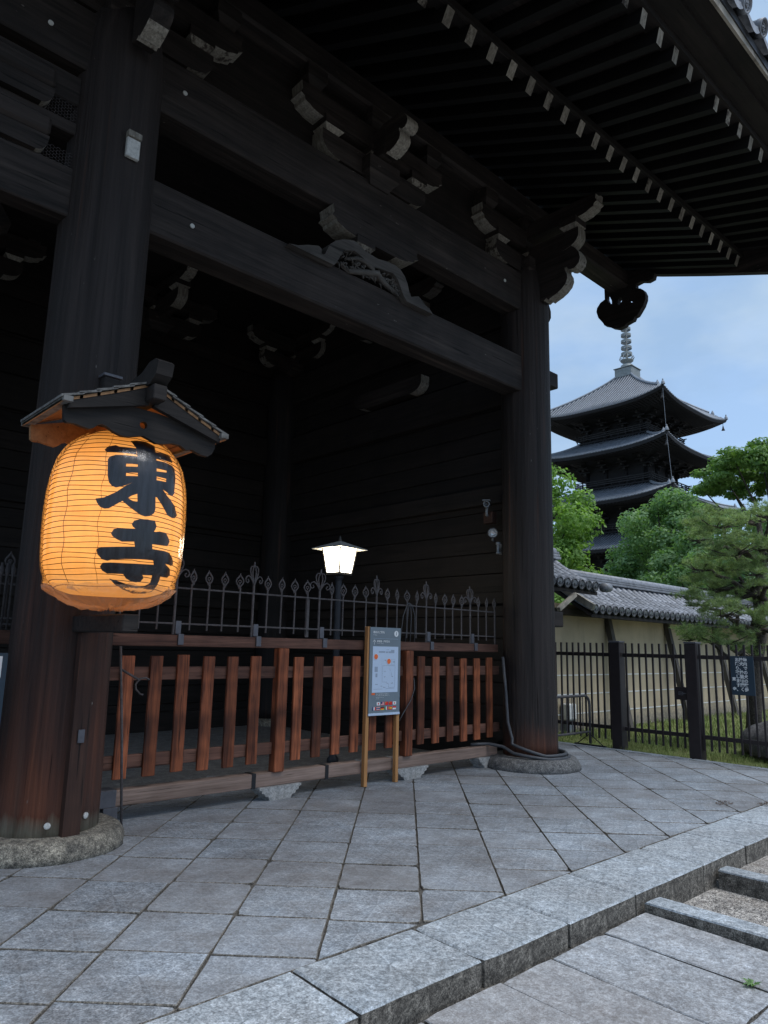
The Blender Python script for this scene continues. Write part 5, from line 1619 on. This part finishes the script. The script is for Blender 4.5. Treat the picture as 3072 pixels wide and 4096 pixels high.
def tile_roof(x0, x1, yE, zE, yR, zR, sp, phase, nt, ridge=True, lim=999):
    sl = math.hypot(yR - yE, zR - zE)
    an = math.atan2(zR - zE, yR - yE)
    # corrugated pan surface, one sheet
    nxs = int((x1 - x0) / sp * 6)
    vs, fs = [], []
    for i in range(nxs + 1):
        x = x0 + (x1 - x0) * i / nxs
        w = -.03 * math.cos(2 * math.pi * (x - phase) / sp) * -1
        for j in range(7):
            t = j / 6
            sag = -.05 * math.sin(math.pi * t)
            vs.append((x, yE + (yR - yE) * t, zE - .055 - w + (zR - zE) * t + sag))
    for i in range(nxs):
        for j in range(6):
            k = i * 7 + j
            fs.append((k, k + 7, k + 8, k + 1))
    put('pan_tiles', MB().add(vs, fs).mesh('pan_tiles', tile_m, True), wall)['kind'] = 'stuff'
    # cover tiles: each a half-round piece, lapped
    L_ = sl / nt * 1.08
    def cov(r0, r1):
        vs, fs = [], []
        for (y_, r) in ((0, r0), (L_, r1)):
            for k in range(8):
                a = math.pi * k / 7
                vs.append((r * math.cos(a), y_, r * math.sin(a)))
        fs = [(k, k + 1, k + 9, k + 8) for k in range(7)] + [tuple(range(8)), tuple(range(8, 16))]
        return MB().add(vs, fs).mesh('cover_tile', tile_m, False)
    cm = cov(.076, .064)
    ed = MB().lathe([(.094, 0), (.094, .03), (.074, .032), (.070, .012), (.028, .012), (.022, .022), (.002, .022)], 14, m=1).mesh('eave_disc', [tile_m, tile_d], True)
    x = phase
    while x - sp > x0 + .05:
        x -= sp
    n = 0
    while x < x1 - .02:
        for j in range(nt):
            if n >= lim:
                break
            t = j / nt
            sag = -.05 * math.sin(math.pi * t)
            slope = an + math.atan(-.05 * math.pi * math.cos(math.pi * (t + .5 / nt)) / sl)
            put('cover_tile', cm, wall, T(x, yE + (yR - yE) * t, zE - .02 + (zR - zE) * t + sag) @ RX(slope) @ RZ(random.uniform(-.02, .02)))
            n += 1
        put('eave_disc', ed, wall, T(x, yE + .01, zE) @ RX(math.pi / 2 + .12))
        x += sp
    # boards under the tiles
    put('eave_boards', MB().add([(x0, yE + .05, zE - .10), (x1, yE + .05, zE - .10), (x1, yR, zR - .14), (x0, yR, zR - .14), (x0, yE + .05, zE - .16), (x1, yE + .05, zE - .16), (x1, yR, zR - .22), (x0, yR, zR - .22)], [(0, 1, 2, 3), (7, 6, 5, 4), (0, 4, 5, 1), (1, 5, 6, 2), (2, 6, 7, 3), (3, 7, 4, 0)]).mesh('eave_boards', wd['x']), wall)
    if ridge:
        for k, (w, z_) in enumerate(((.17, 0), (.15, .055), (.13, .11))):
            cbox('ridge_course', wall, x0, x1, yR - w, yR + w, zR - .02 + z_, zR + .025 + z_, tile_m, .006)
        put('ridge_cap', MB().tube([(x0 - .05, yR, zR + .15), (x1, yR, zR + .15)], .075, 12).mesh('ridge_cap', tile_m, True), wall)
tile_roof(12.2, 23.2, 7.20, 2.235, 8.20, 2.88, .2425, 12.50, 5)
put('back_slope', MB().box(12.2, 23.2, 8.2, 9.2, 2.2, 2.24).mesh('back_slope', tile_d), wall)
tile_roof(9.3, 12.05, 6.98, 2.62, 7.95, 3.20, .232, 10.74, 5, True)
put('roof_tail', MB().box(23.2, 34, 7.2, 9.2, 2.2, 2.9).mesh('roof_tail', tile_d), wall)
put('corner_tile', MB().tube([(12.05, 6.9, 2.60), (12.32, 6.95, 2.62)], .085, 12).mesh('corner_tile', tile_m, True), wall)
put('strut', MB().bar((10.72, 7.0, 2.14), (11.25, 7.0, 2.43), .07, .07).mesh('strut', pale_board), wall)
put('end_rafter', MB().bar((12.12, 7.15, 2.25), (12.12, 8.15, 2.84), .08, .12).mesh('end_rafter', pale_board), wall)
ub = thing('utility_box', (12.2, 7.75, .0), 'small white electrical box on the foot of the plaster wall', 'box')
cbox('case', ub, 12.06, 12.32, 7.70, 7.88, .17, .46, white_paint, .008)
cbox('door', ub, 12.08, 12.30, 7.69, 7.698, .19, .44, white_paint, .002)
cbox('stand', ub, 12.10, 12.28, 7.74, 7.84, -.08, .168, grey_pl, .003)

# ------------------------------------------------------------------ trees
def leaf_cloud(clumps, n, size, seed, flat=1.0, droop=0.0, asp=.55):
    rg = np.random.default_rng(seed)
    tot = sum(c[3] ** 2 for c in clumps)
    P, Nn = [], []
    for (x, y_, z, r) in clumps:
        m = max(8, int(n * r * r / tot))
        d = rg.normal(size=(m, 3))
        d /= np.linalg.norm(d, axis=1)[:, None]
        rad = r * (rg.random(m) ** .42)
        q_ = d * rad[:, None]
        q_[:, 2] *= flat
        P.append(q_ + np.array([x, y_, z]))
        Nn.append(d * np.array([1, 1, 1 / max(flat, .3)]) + rg.normal(size=(m, 3)) * .55 + np.array([0, 0, .45]))
    P = np.vstack(P); Nn = np.vstack(Nn)
    Nn /= np.linalg.norm(Nn, axis=1)[:, None]
    a = rg.normal(size=P.shape)
    a -= (a * Nn).sum(1)[:, None] * Nn
    a /= np.linalg.norm(a, axis=1)[:, None]
    b = np.cross(Nn, a)
    s = size * (.6 + .8 * rg.random(len(P)))[:, None]
    a *= s; b *= s * asp
    V = np.stack([P - a, P + b, P + a, P - b], 1).reshape(-1, 3)
    me = bpy.data.meshes.new('leaves')
    nq = len(P)
    me.vertices.add(nq * 4); me.vertices.foreach_set('co', V.ravel())
    me.loops.add(nq * 4); me.loops.foreach_set('vertex_index', np.arange(nq * 4, dtype=np.int32))
    me.polygons.add(nq); me.polygons.foreach_set('loop_start', np.arange(0, nq * 4, 4, dtype=np.int32))
    me.update()
    me.validate()
    return me
def crown_clumps(c, rx, ry, rz, n, rmin, rmax, seed, low=-.7):
    rg = random.Random(seed)
    out = []
    for i in range(n):
        while True:
            d = Vector((rg.gauss(0, 1), rg.gauss(0, 1), rg.gauss(0, 1))).normalized()
            if d.z > low:
                break
        k = rg.uniform(.45, 1.0) ** .5
        out.append((c[0] + d.x * rx * k, c[1] + d.y * ry * k, c[2] + d.z * rz * k, rg.uniform(rmin, rmax)))
    return out
def broadleaf(label, base, c, rx, ry, rz, n, rmin, rmax, nl, size, mat, seed, asp=.55, low=-.7, flat=.8, group=None, trunk_r=.22):
    t = thing('broadleaf_tree', base, label, 'tree', group or 'leafy trees behind the tiled wall')
    cl = crown_clumps(c, rx, ry, rz, n, rmin, rmax, seed, low)
    me = leaf_cloud(cl, nl, size, seed, flat, asp=asp)
    me.materials.append(mat)
    put('crown', me, t)
    rg = random.Random(seed)
    tb = MB()
    b = Vector(base); cc = Vector(c)
    fork = b.lerp(cc, .55)
    tb.tube([b, b.lerp(fork, .5) + Vector((.1, .05, 0)), fork], [trunk_r, trunk_r * .8, trunk_r * .65], 9)
    for k in rg.sample(cl, min(14, len(cl))):
        e = Vector(k[:3])
        m_ = fork.lerp(e, .5) + Vector((rg.uniform(-.2, .2), rg.uniform(-.2, .2), -.15))
        tb.tube([fork, m_, e], [trunk_r * .45, trunk_r * .28, trunk_r * .08], 6)
    put('trunk', tb.mesh('trunk', bark_m, True), t)
broadleaf('bright green leafy tree close beside the corner pillar', (23.6, 17.2, -.2), (23.9, 17.0, 5.4), 2.6, 2.6, 3.5, 120, .45, .85, 34000, .085, leaf_light, 11)
broadleaf('dense rounded mid green tree in front of the pagoda', (30.9, 14.3, -.2), (30.9, 14.4, 4.9), 2.4, 2.4, 3.65, 120, .45, .85, 36000, .085, leaf_mid, 12)
broadleaf('dark green tree filling the gap behind the tiled wall roof', (30.5, 18.4, -.2), (30.5, 18.2, 2.9), 2.6, 2.4, 2.2, 80, .45, .8, 20000, .09, leaf_mid, 13)
broadleaf('spreading maple tree with layered crown against the sky', (28.9, 9.0, -.2), (28.9, 9.0, 8.1), 2.9, 2.9, 1.15, 120, .30, .62, 32000, .075, leaf_maple, 14, flat=.45, low=-.3, trunk_r=.2)
broadleaf('low green tree standing behind the pine', (24.5, 8.6, -.2), (24.5, 8.6, 4.0), 1.9, 1.9, 2.2, 60, .4, .7, 15000, .08, leaf_mid, 15)
broadleaf('small green tree rising over the far end of tiled wall', (27.0, 11.6, -.2), (27.0, 11.6, 3.6), 1.9, 1.9, 2.3, 60, .4, .7, 15000, .08, leaf_mid, 16)

pine = thing('pine_tree', (13.13, 4.85, -.08), 'trained pine with twisting branches and needle pads over the wall roof', 'tree')
PADS = [(11.92,4.77,3.61,0.50),(13.30,4.75,3.84,0.45),(12.86,5.46,3.54,0.27),(12.21,4.63,3.18,0.60),(12.42,5.26,2.95,0.29),(12.65,4.45,2.87,0.28),(12.75,5.20,2.67,0.54),(13.15,4.87,2.38,0.55),(11.73,5.04,2.34,0.32),(11.74,4.70,2.13,0.45),(12.91,5.67,1.81,0.35),(12.44,4.93,1.74,0.52),(13.15,4.72,1.53,0.30),(11.95,4.00,3.69,0.27),(12.6,4.15,3.25,.40),(12.3,4.05,2.65,.40),(12.85,4.28,2.05,.42),(13.0,5.0,3.0,.4)]
rgp = random.Random(3)
tr = [Vector((13.13, 4.85, -.08)), Vector((13.16, 4.80, .6)), Vector((13.08, 4.72, 1.2)), Vector((13.2, 4.62, 1.8)), Vector((13.05, 4.58, 2.4)), Vector((13.18, 4.50, 3.0)), Vector((13.1, 4.5, 3.7))]
pb = MB().tube(tr, [.13, .12, .105, .095, .085, .07, .04], 10)
for (x, y_, z, r) in PADS:
    e = Vector((x, y_, z - .1))
    z0 = max(.9, z - .45)
    k = min(range(len(tr)), key=lambda i: abs(tr[i].z - z0))
    s = tr[k]
    pts = [s]
    for j in range(1, 6):
        t = j / 6
        pts.append(s.lerp(e, t) + Vector((rgp.uniform(-.1, .1), rgp.uniform(-.1, .1), rgp.uniform(-.08, .12))))
    pts.append(e)
    pb.tube(pts, [.05, .046, .04, .034, .028, .022, .015], 7)
    for j in range(9):
        a = rgp.uniform(0, 6.28)
        q_ = e + Vector((math.cos(a) * r * .75, math.sin(a) * r * .75, rgp.uniform(-.05, .12)))
        pb.tube([e.lerp(pts[-2], .4), e.lerp(q_, .5) + Vector((0, 0, -.03)), q_], [.014, .010, .005], 5)
put('trunk', pb.mesh('trunk', bark_m, True), pine)
def needles(pads, tufts, per, ln, wd_, seed):
    rg = np.random.default_rng(seed)
    V = []
    tot = sum(p_[3] ** 2 for p_ in pads)
    for (x, y_, z, r) in pads:
        m = int(tufts * r * r / tot)
        tw = max(6, int(60 * r))
        d = rg.normal(size=(tw, 3)); d /= np.linalg.norm(d, axis=1)[:, None]
        tips = d * (r * rg.random(tw) ** .4)[:, None]
        tips[:, 2] *= .45
        c = tips[rg.integers(0, tw, m)] + rg.normal(size=(m, 3)) * np.array([.05, .05, .022])
        c += np.array([x, y_, z])
        for k in range(per):
            dd = rg.normal(size=(m, 3)) * np.array([1, 1, .6]) + np.array([0, 0, .7])
            dd /= np.linalg.norm(dd, axis=1)[:, None]
            l = ln * (.6 + .6 * rg.random(m))[:, None]
            sd = np.cross(dd, rg.normal(size=(m, 3))); sd /= np.linalg.norm(sd, axis=1)[:, None]
            V.append(np.stack([c - sd * wd_, c + sd * wd_, c + dd * l], 1))
    V = np.concatenate(V).reshape(-1, 3)
    n = len(V) // 3
    me = bpy.data.meshes.new('needles')
    me.vertices.add(n * 3); me.vertices.foreach_set('co', V.ravel())
    me.loops.add(n * 3); me.loops.foreach_set('vertex_index', np.arange(n * 3, dtype=np.int32))
    me.polygons.add(n); me.polygons.foreach_set('loop_start', np.arange(0, n * 3, 3, dtype=np.int32))
    me.update(); me.validate()
    me.materials.append(needle_m)
    return me
put('crown', needles(PADS, 4200, 16, .095, .0034, 4), pine)
# thick dark trunk at the right edge
bt2 = thing('tree_trunk', (11.35, 3.84, -.08), 'thick dark leaning tree trunk rising beside the boulder', 'tree')
tpts = [(11.46, 3.78, -.1), (11.46, 3.73, .5), (11.44, 3.65, 1.1), (11.46, 3.63, 1.7), (11.50, 3.64, 2.2), (11.52, 3.62, 2.7), (11.50, 3.58, 3.05)]
tm = MB()
vs, fs = [], []
put('trunk', MB().tube(tpts, [.20, .165, .15, .165, .15, .14, .05], 14).mesh('trunk', bark_m, True), bt2)
rk = thing('boulder', (12.0, 4.15, -.08), 'big dark rounded boulder on the grass behind the metal fence', 'boulder')
bm = bmesh.new()
bmesh.ops.create_icosphere(bm, subdivisions=4, radius=1)
for v in bm.verts:
    n_ = mnoise.fractal(v.co * 1.3, 1.0, 2.0, 4)
    v.co *= 1 + .16 * n_
    v.co = Vector((v.co.x * .62, v.co.y * .58, v.co.z * .40 if v.co.z > 0 else v.co.z * .3))
me = bpy.data.meshes.new('boulder'); bm.to_mesh(me); bm.free()
me.materials.append(boulder_m)
me.polygons.foreach_set('use_smooth', [True] * len(me.polygons))
put('rock', me, rk, T(12.05, 3.98, .10))

# ------------------------------------------------------------------ pagoda
PC = Vector((88.75, 46.08, 0))
pag = thing('pagoda', (PC.x, PC.y, -.2), 'tall dark five storey pagoda with grey tiled roofs and bronze spire', 'pagoda')
def roof_pt(side, u, v, at_, ae, zt, ze, lift):
    """side 0..3; u -1..1 along, v 0 top .. 1 eave"""
    h = at_ + (ae - at_) * v
    z = zt + (ze - zt) * (1 - (1 - v) ** 1.55) * 1.0
    z = zt + (ze - zt) * (v ** .91)
    z += lift * abs(u) ** 3.2 * v ** 2.5
    h2 = h + .018 * h * abs(u) ** 3 * v
    x, y_ = u * h2, -h2
    for _ in range(side):
        x, y_ = -y_, x
    return Vector((x, y_, z))
def p_roof(ae, zc, at_, zt, lift=.95):
    ze = zc - lift
    r_ = put('roof', None, pag, T(PC.x, PC.y, 0))
    U, Vn = 20, 8
    vs, fs = [], []
    for s in range(4):
        for j in range(Vn + 1):
            for i in range(U + 1):
                vs.append(roof_pt(s, -1 + 2 * i / U, j / Vn, at_, ae, zt, ze, lift))
    W_ = (U + 1) * (Vn + 1)
    for s in range(4):
        for j in range(Vn):
            for i in range(U):
                k = s * W_ + j * (U + 1) + i
                fs.append((k, k + 1, k + U + 2, k + U + 1))
    sheet = MB().add(vs, fs).mesh('roof_sheet', tile_d, True, fix=False)
    put('roof_sheet', sheet, r_, T(PC.x, PC.y, 0))
    # tile rows
    tb = MB()
    sp = .42
    for s in range(4):
        n = int(2 * ae / sp)
        for i in range(n):
            x = -ae + (i + .5) * 2 * ae / n
            v0 = max(0.0, (abs(x) - at_) / (ae - at_))
            pts = []
            for j in range(6):
                v = v0 + (1 - v0) * j / 5
                h = at_ + (ae - at_) * v
                pts.append(roof_pt(s, max(-1, min(1, x / h)), v, at_, ae, zt, ze, lift) + Vector((0, 0, .04)))
            if (pts[0] - pts[-1]).length > .3:
                tb.tube(pts, .095, 5, cap=True)
    o = put('tile_rows', tb.mesh('tile_rows', pag_tile, True, fix=False), r_, T(PC.x, PC.y, 0))
    stuff(o)
    # hip ridges with end tiles
    for s in range(4):
        pts = [roof_pt(s, 1, j / 10, at_, ae, zt, ze, lift) + Vector((0, 0, .16)) for j in range(9)]
        put('hip_ridge', MB().tube(pts, .17, 6).mesh('hip_ridge', pag_tile), r_, T(PC.x, PC.y, 0))
        for v_, h_ in ((.84, .75), (.99, .85)):
            q_ = roof_pt(s, 1, v_, at_, ae, zt, ze, lift)
            put('end_tile', MB().lathe([(.26, 0), (.22, .25), (.16, .4), (.08, .5), (.09, h_ * .75), (.02, h_ * .85)], 7).mesh('end_tile', pag_tile), r_, T(PC + q_))
    # eave edge, soffit with rafters
    fb_ = MB()
    for s in range(4):
        v0 = len(fb_.v)
        vs, fs = [], []
        for i in range(U + 1):
            u = -1 + 2 * i / U
            a = roof_pt(s, u, 1.0, at_, ae, zt, ze, lift)
            b = roof_pt(s, u, .985, at_, ae, zt, ze, lift)
            vs += [a + Vector((0, 0, -.02)), b + Vector((0, 0, -.42))]
            cpt = Vector((b.x * .66, b.y * .66, ze + .10 + .35 * lift * abs(u) ** 3))
            vs += [cpt]
            d_ = Vector((b.x * .45, b.y * .45, ze - .55))
            vs += [d_]
        for i in range(U):
            k = i * 4
            for q_ in range(3):
                fs.append((k + q_, k + q_ + 1, k + 4 + q_ + 1, k + 4 + q_))
        fb_.add(vs, fs)
    put('soffit', fb_.mesh('soffit', pag_wood, False), r_, T(PC.x, PC.y, 0))
    rf_ = MB()
    for s in range(4):
        n = int(2 * ae / .45)
        for i in range(n):
            u = -1 + 2 * (i + .5) / n
            b = roof_pt(s, u, .96, at_, ae, zt, ze, lift) + Vector((0, 0, -.50))
            e = Vector((b.x * .62, b.y * .62, b.z - .05)) if False else Vector((b.x, b.y, b.z)) * 1
            inner = Vector((b.x, b.y, 0)) * .7
            if s % 2 == 0:
                inner.x = b.x * .98
            else:
                inner.y = b.y * .98
            inner.z = ze - .05
            rf_.bar(b, inner, .16, .17)
    o = put('rafters', rf_.mesh('rafters', pag_wood), r_, T(PC.x, PC.y, 0))
    stuff(o)
    # wind bells at the corners
    for s in range(4):
        q_ = roof_pt(s, 1, .95, at_, ae, zt, ze, lift) + Vector((0, 0, -.75))
        put('wind_bell', MB().lathe([(.24, -.95), (.20, -.88), (.10, -.62), (.08, -.40), (.03, -.36), (.03, .25)], 10).box(-.35, .35, -.09, .09, .25, .45).mesh('wind_bell', pag_end), r_, T(PC + q_))
    return r_
def p_storey(half, z0, z1_, balc):
    s_ = put('storey', None, pag, T(PC.x, PC.y, z0))
    cbox('wall', s_, PC.x - half, PC.x + half, PC.y - half, PC.y + half, z0, z1_, pag_wood, .05)
    post = MB()
    for k in (-1, -.34, .34, 1):
        for d in ((0, -1), (-1, 0), (1, 0), (0, 1)):
            x, y_ = (k * half, d[1] * half) if d[0] == 0 else (d[0] * half, k * half)
            put('column', MB().tube([(x, y_, z0), (x, y_, z1_ - .9)], .28, 8).mesh('column', pag_wood, True), s_, T(PC.x, PC.y, 0))
            # stacked bracket arms with pale ends
            bk = MB()
            for lv_ in range(3):
                off = .55 + .62 * lv_
                zz = z1_ - 1.35 + .5 * lv_
                if d[0] == 0:
                    bk.box(x - .16, x + .16, y_ + (d[1] * off if d[1] < 0 else 0), y_ + (0 if d[1] < 0 else off), zz, zz + .30, 0)
                    yy = y_ + d[1] * (off + .02)
                    bk.box(x - .15, x + .15, min(yy, yy + d[1] * .03), max(yy, yy + d[1] * .03), zz + .02, zz + .28, 1)
                    bk.box(x - .75, x + .75, y_ + d[1] * off - .14, y_ + d[1] * off + .14, zz + .31, zz + .48, 0)
                else:
                    bk.box(x + (d[0] * off if d[0] < 0 else 0), x + (0 if d[0] < 0 else off), y_ - .16, y_ + .16, zz, zz + .30, 0)
                    xx = x + d[0] * (off + .02)
                    bk.box(min(xx, xx + d[0] * .03), max(xx, xx + d[0] * .03), y_ - .15, y_ + .15, zz + .02, zz + .28, 1)
                    bk.box(x + d[0] * off - .14, x + d[0] * off + .14, y_ - .75, y_ + .75, zz + .31, zz + .48, 0)
            put('bracket', bk.mesh('bracket', [pag_wood, pag_end]), s_, T(PC.x, PC.y, 0))
    if balc:
        b = half + 1.15
        cbox('balcony', s_, PC.x - b, PC.x + b, PC.y - b, PC.y + b, z0 - .05, z0 + .18, pag_wood, .03)
        for z in (z0 + .45, z0 + .72, z0 + 1.0):
            rl = MB()
            e = b + (.45 if z > z0 + .9 else .2)
            for sg in (-1, 1):
                rl.box(-e, e, sg * b - .06, sg * b + .06, z, z + .11)
                rl.box(sg * b - .06, sg * b + .06, -e, e, z + .001, z + .109)
            put('balcony_rail', rl.mesh('balcony_rail', pag_end), s_, T(PC.x, PC.y, 0))
        pr = MB()
        for sg in (-1, 1):
            for i in range(11):
                k = -b + 2 * b * i / 10
                pr.box(k - .06, k + .06, sg * b - .055, sg * b + .055, z0 + .18, z0 + 1.0)
                if 0 < i < 10:
                    pr.box(sg * b - .055, sg * b + .055, k - .06, k + .06, z0 + .18, z0 + 1.0)
        stuff(put('balcony_posts', pr.mesh('balcony_posts', pag_wood), s_, T(PC.x, PC.y, 0)))
EV = [(10.9, 8.6), (10.55, 14.5), (10.2, 20.5), (9.45, 27.0), (9.15, 32.8)]
HB = [4.9, 4.65, 4.4, 4.15, 3.9]
for i, ((ae, zc), hb) in enumerate(zip(EV, HB)):
    if i < 4:
        p_roof(ae, zc, HB[i + 1] + .9, zc + 1.75)
    else:
        p_roof(ae, zc, 1.05, 38.6, 1.0)
    z0 = -.2 if i == 0 else EV[i - 1][1] + 1.85
    p_storey(hb, z0, zc - 1.15, i > 0)
put('spire_base', bbox_mesh('spire_base', 2.5, 2.5, 1.25, .05, bronze), pag, T(PC.x, PC.y, 39.15))
put('spire_cap', bbox_mesh('spire_cap', 2.75, 2.75, .10, .02, bronze), pag, T(PC.x, PC.y, 39.83))
sp_ = put('spire', MB().lathe([(.95, 39.9), (.95, 40.15), (.80, 40.45), (.45, 40.62), (.55, 40.8), (.85, 41.05), (.90, 41.2), (.35, 41.25), (.15, 41.5), (.13, 50.5), (.10, 52.5), (.35, 53.0), (.30, 53.5), (.02, 54.8)], 16).mesh('spire', bronze, True), pag, T(PC.x, PC.y, 0))
for k in range(10):
    a = k * .6283
    put('lotus_petal', MB().tube([(.8 * math.cos(a), .8 * math.sin(a), 41.1), (1.0 * math.cos(a), 1.0 * math.sin(a), 41.45), (.85 * math.cos(a), .85 * math.sin(a), 41.8), (.72 * math.cos(a), .72 * math.sin(a), 41.6)], .05, 5).mesh('lotus_petal', bronze), sp_, T(PC.x, PC.y, 0))
for k in range(9):
    r = .74 - .022 * k
    z = 42.1 + .93 * k
    mb = MB().lathe([(r, z - .17), (r, z + .17), (r - .05, z + .17), (r - .05, z - .17), (r, z - .17)], 24, capb=False, capt=False)
    for a in range(4):
        an = a * math.pi / 2 + .3
        mb.bar((.1 * math.cos(an), .1 * math.sin(an), z), ((r - .03) * math.cos(an), (r - .03) * math.sin(an), z), .07, .12)
    put('spire_ring', mb.mesh('spire_ring', bronze), sp_, T(PC.x, PC.y, 0))
ch0 = PC + roof_pt(3, 1, 1, 1.05, 9.15, 38.6, 31.8, 1.0)
cpts = [PC + Vector((-9.15, -9.15, 32.4)), PC + Vector((-9.45, -9.45, 27.2)), PC + Vector((-10.2, -10.2, 20.6)), PC + Vector((-10.4, -10.4, 14.6))]
put('chain', MB().tube(cpts, .022, 5).mesh('chain', pag_tile), pag)

# ------------------------------------------------------------------ small things on the stone
wdp = thing('weed', (3.92, 1.53, -.11), 'tiny green weed in a joint of the lower path', 'plant')
wl = MB()
for i in range(16):
    a = random.uniform(0, 6.28)
    l = random.uniform(.03, .065)
    c_, s_ = math.cos(a), math.sin(a)
    wl.add([(3.92, 1.53, -.112), (3.92 + c_ * l * .5 - s_ * .008, 1.53 + s_ * l * .5 + c_ * .008, -.09), (3.92 + c_ * l, 1.53 + s_ * l, -.10 + random.uniform(0, .02)), (3.92 + c_ * l * .5 + s_ * .008, 1.53 + s_ * l * .5 - c_ * .008, -.09)], [(0, 1, 2, 3)])
put('leaves', wl.mesh('leaves', leaf_mid, fix=False), wdp)
for (x, y_, lab) in ((7.62, 3.12, 'flat brown leaf litter patch on the paving stones'), (7.92, 2.84, 'flat brown leaf litter patch beside the kerb stones')):
    lb = MB()
    for i in range(70):
        a = random.uniform(0, 6.28)
        r = .13 * random.random() ** .5
        cx, cy = x + r * math.cos(a), y_ + r * .55 * math.sin(a)
        b_ = random.uniform(0, 6.28)
        w_ = random.uniform(.006, .016)
        lb.add([(cx - w_ * math.cos(b_), cy - w_ * math.sin(b_), .008), (cx - w_ * .4 * math.sin(b_), cy + w_ * .4 * math.cos(b_), .013), (cx + w_ * math.cos(b_), cy + w_ * math.sin(b_), .009), (cx + w_ * .4 * math.sin(b_), cy - w_ * .4 * math.cos(b_), .013)], [(0, 1, 2, 3)])
    o = put('leaf_litter', lb.mesh('leaf_litter', plain('dead_leaf_%d' % int(y_), (.10, .055, .025), .9), fix=False))
    tag(o, lab, 'litter', 'leaf litter patches on the platform')
    stuff(o)

cab = thing('tied_cables', (6.0, FY, 1.5), 'thin grey cables tied in loops to the iron railing near the sign', 'cable')
for k, dx in enumerate((-.09, -.03, .02, .07)):
    put('cable', MB().tube([(6.03, RYc - .012, 1.955), (6.03 + dx * .5, RYc - .03, 1.93), (6.03 + dx * 1.2, RYc - .03, 1.80), (6.03 + dx * 1.4, RYc - .02, 1.62), (6.03 + dx * 1.5, RYc - .01, 1.50)], .005, 5).mesh('cable', hose_m, True), cab)
put('cord', MB().tube([(6.06, FY - .03, 1.10), (6.06, FY - .045, .98), (6.0, FY - .05, .86), (5.88, FY - .05, .72), (5.82, FY - .05, .64)], .006, 6).mesh('cord', hose_m, True), cab)
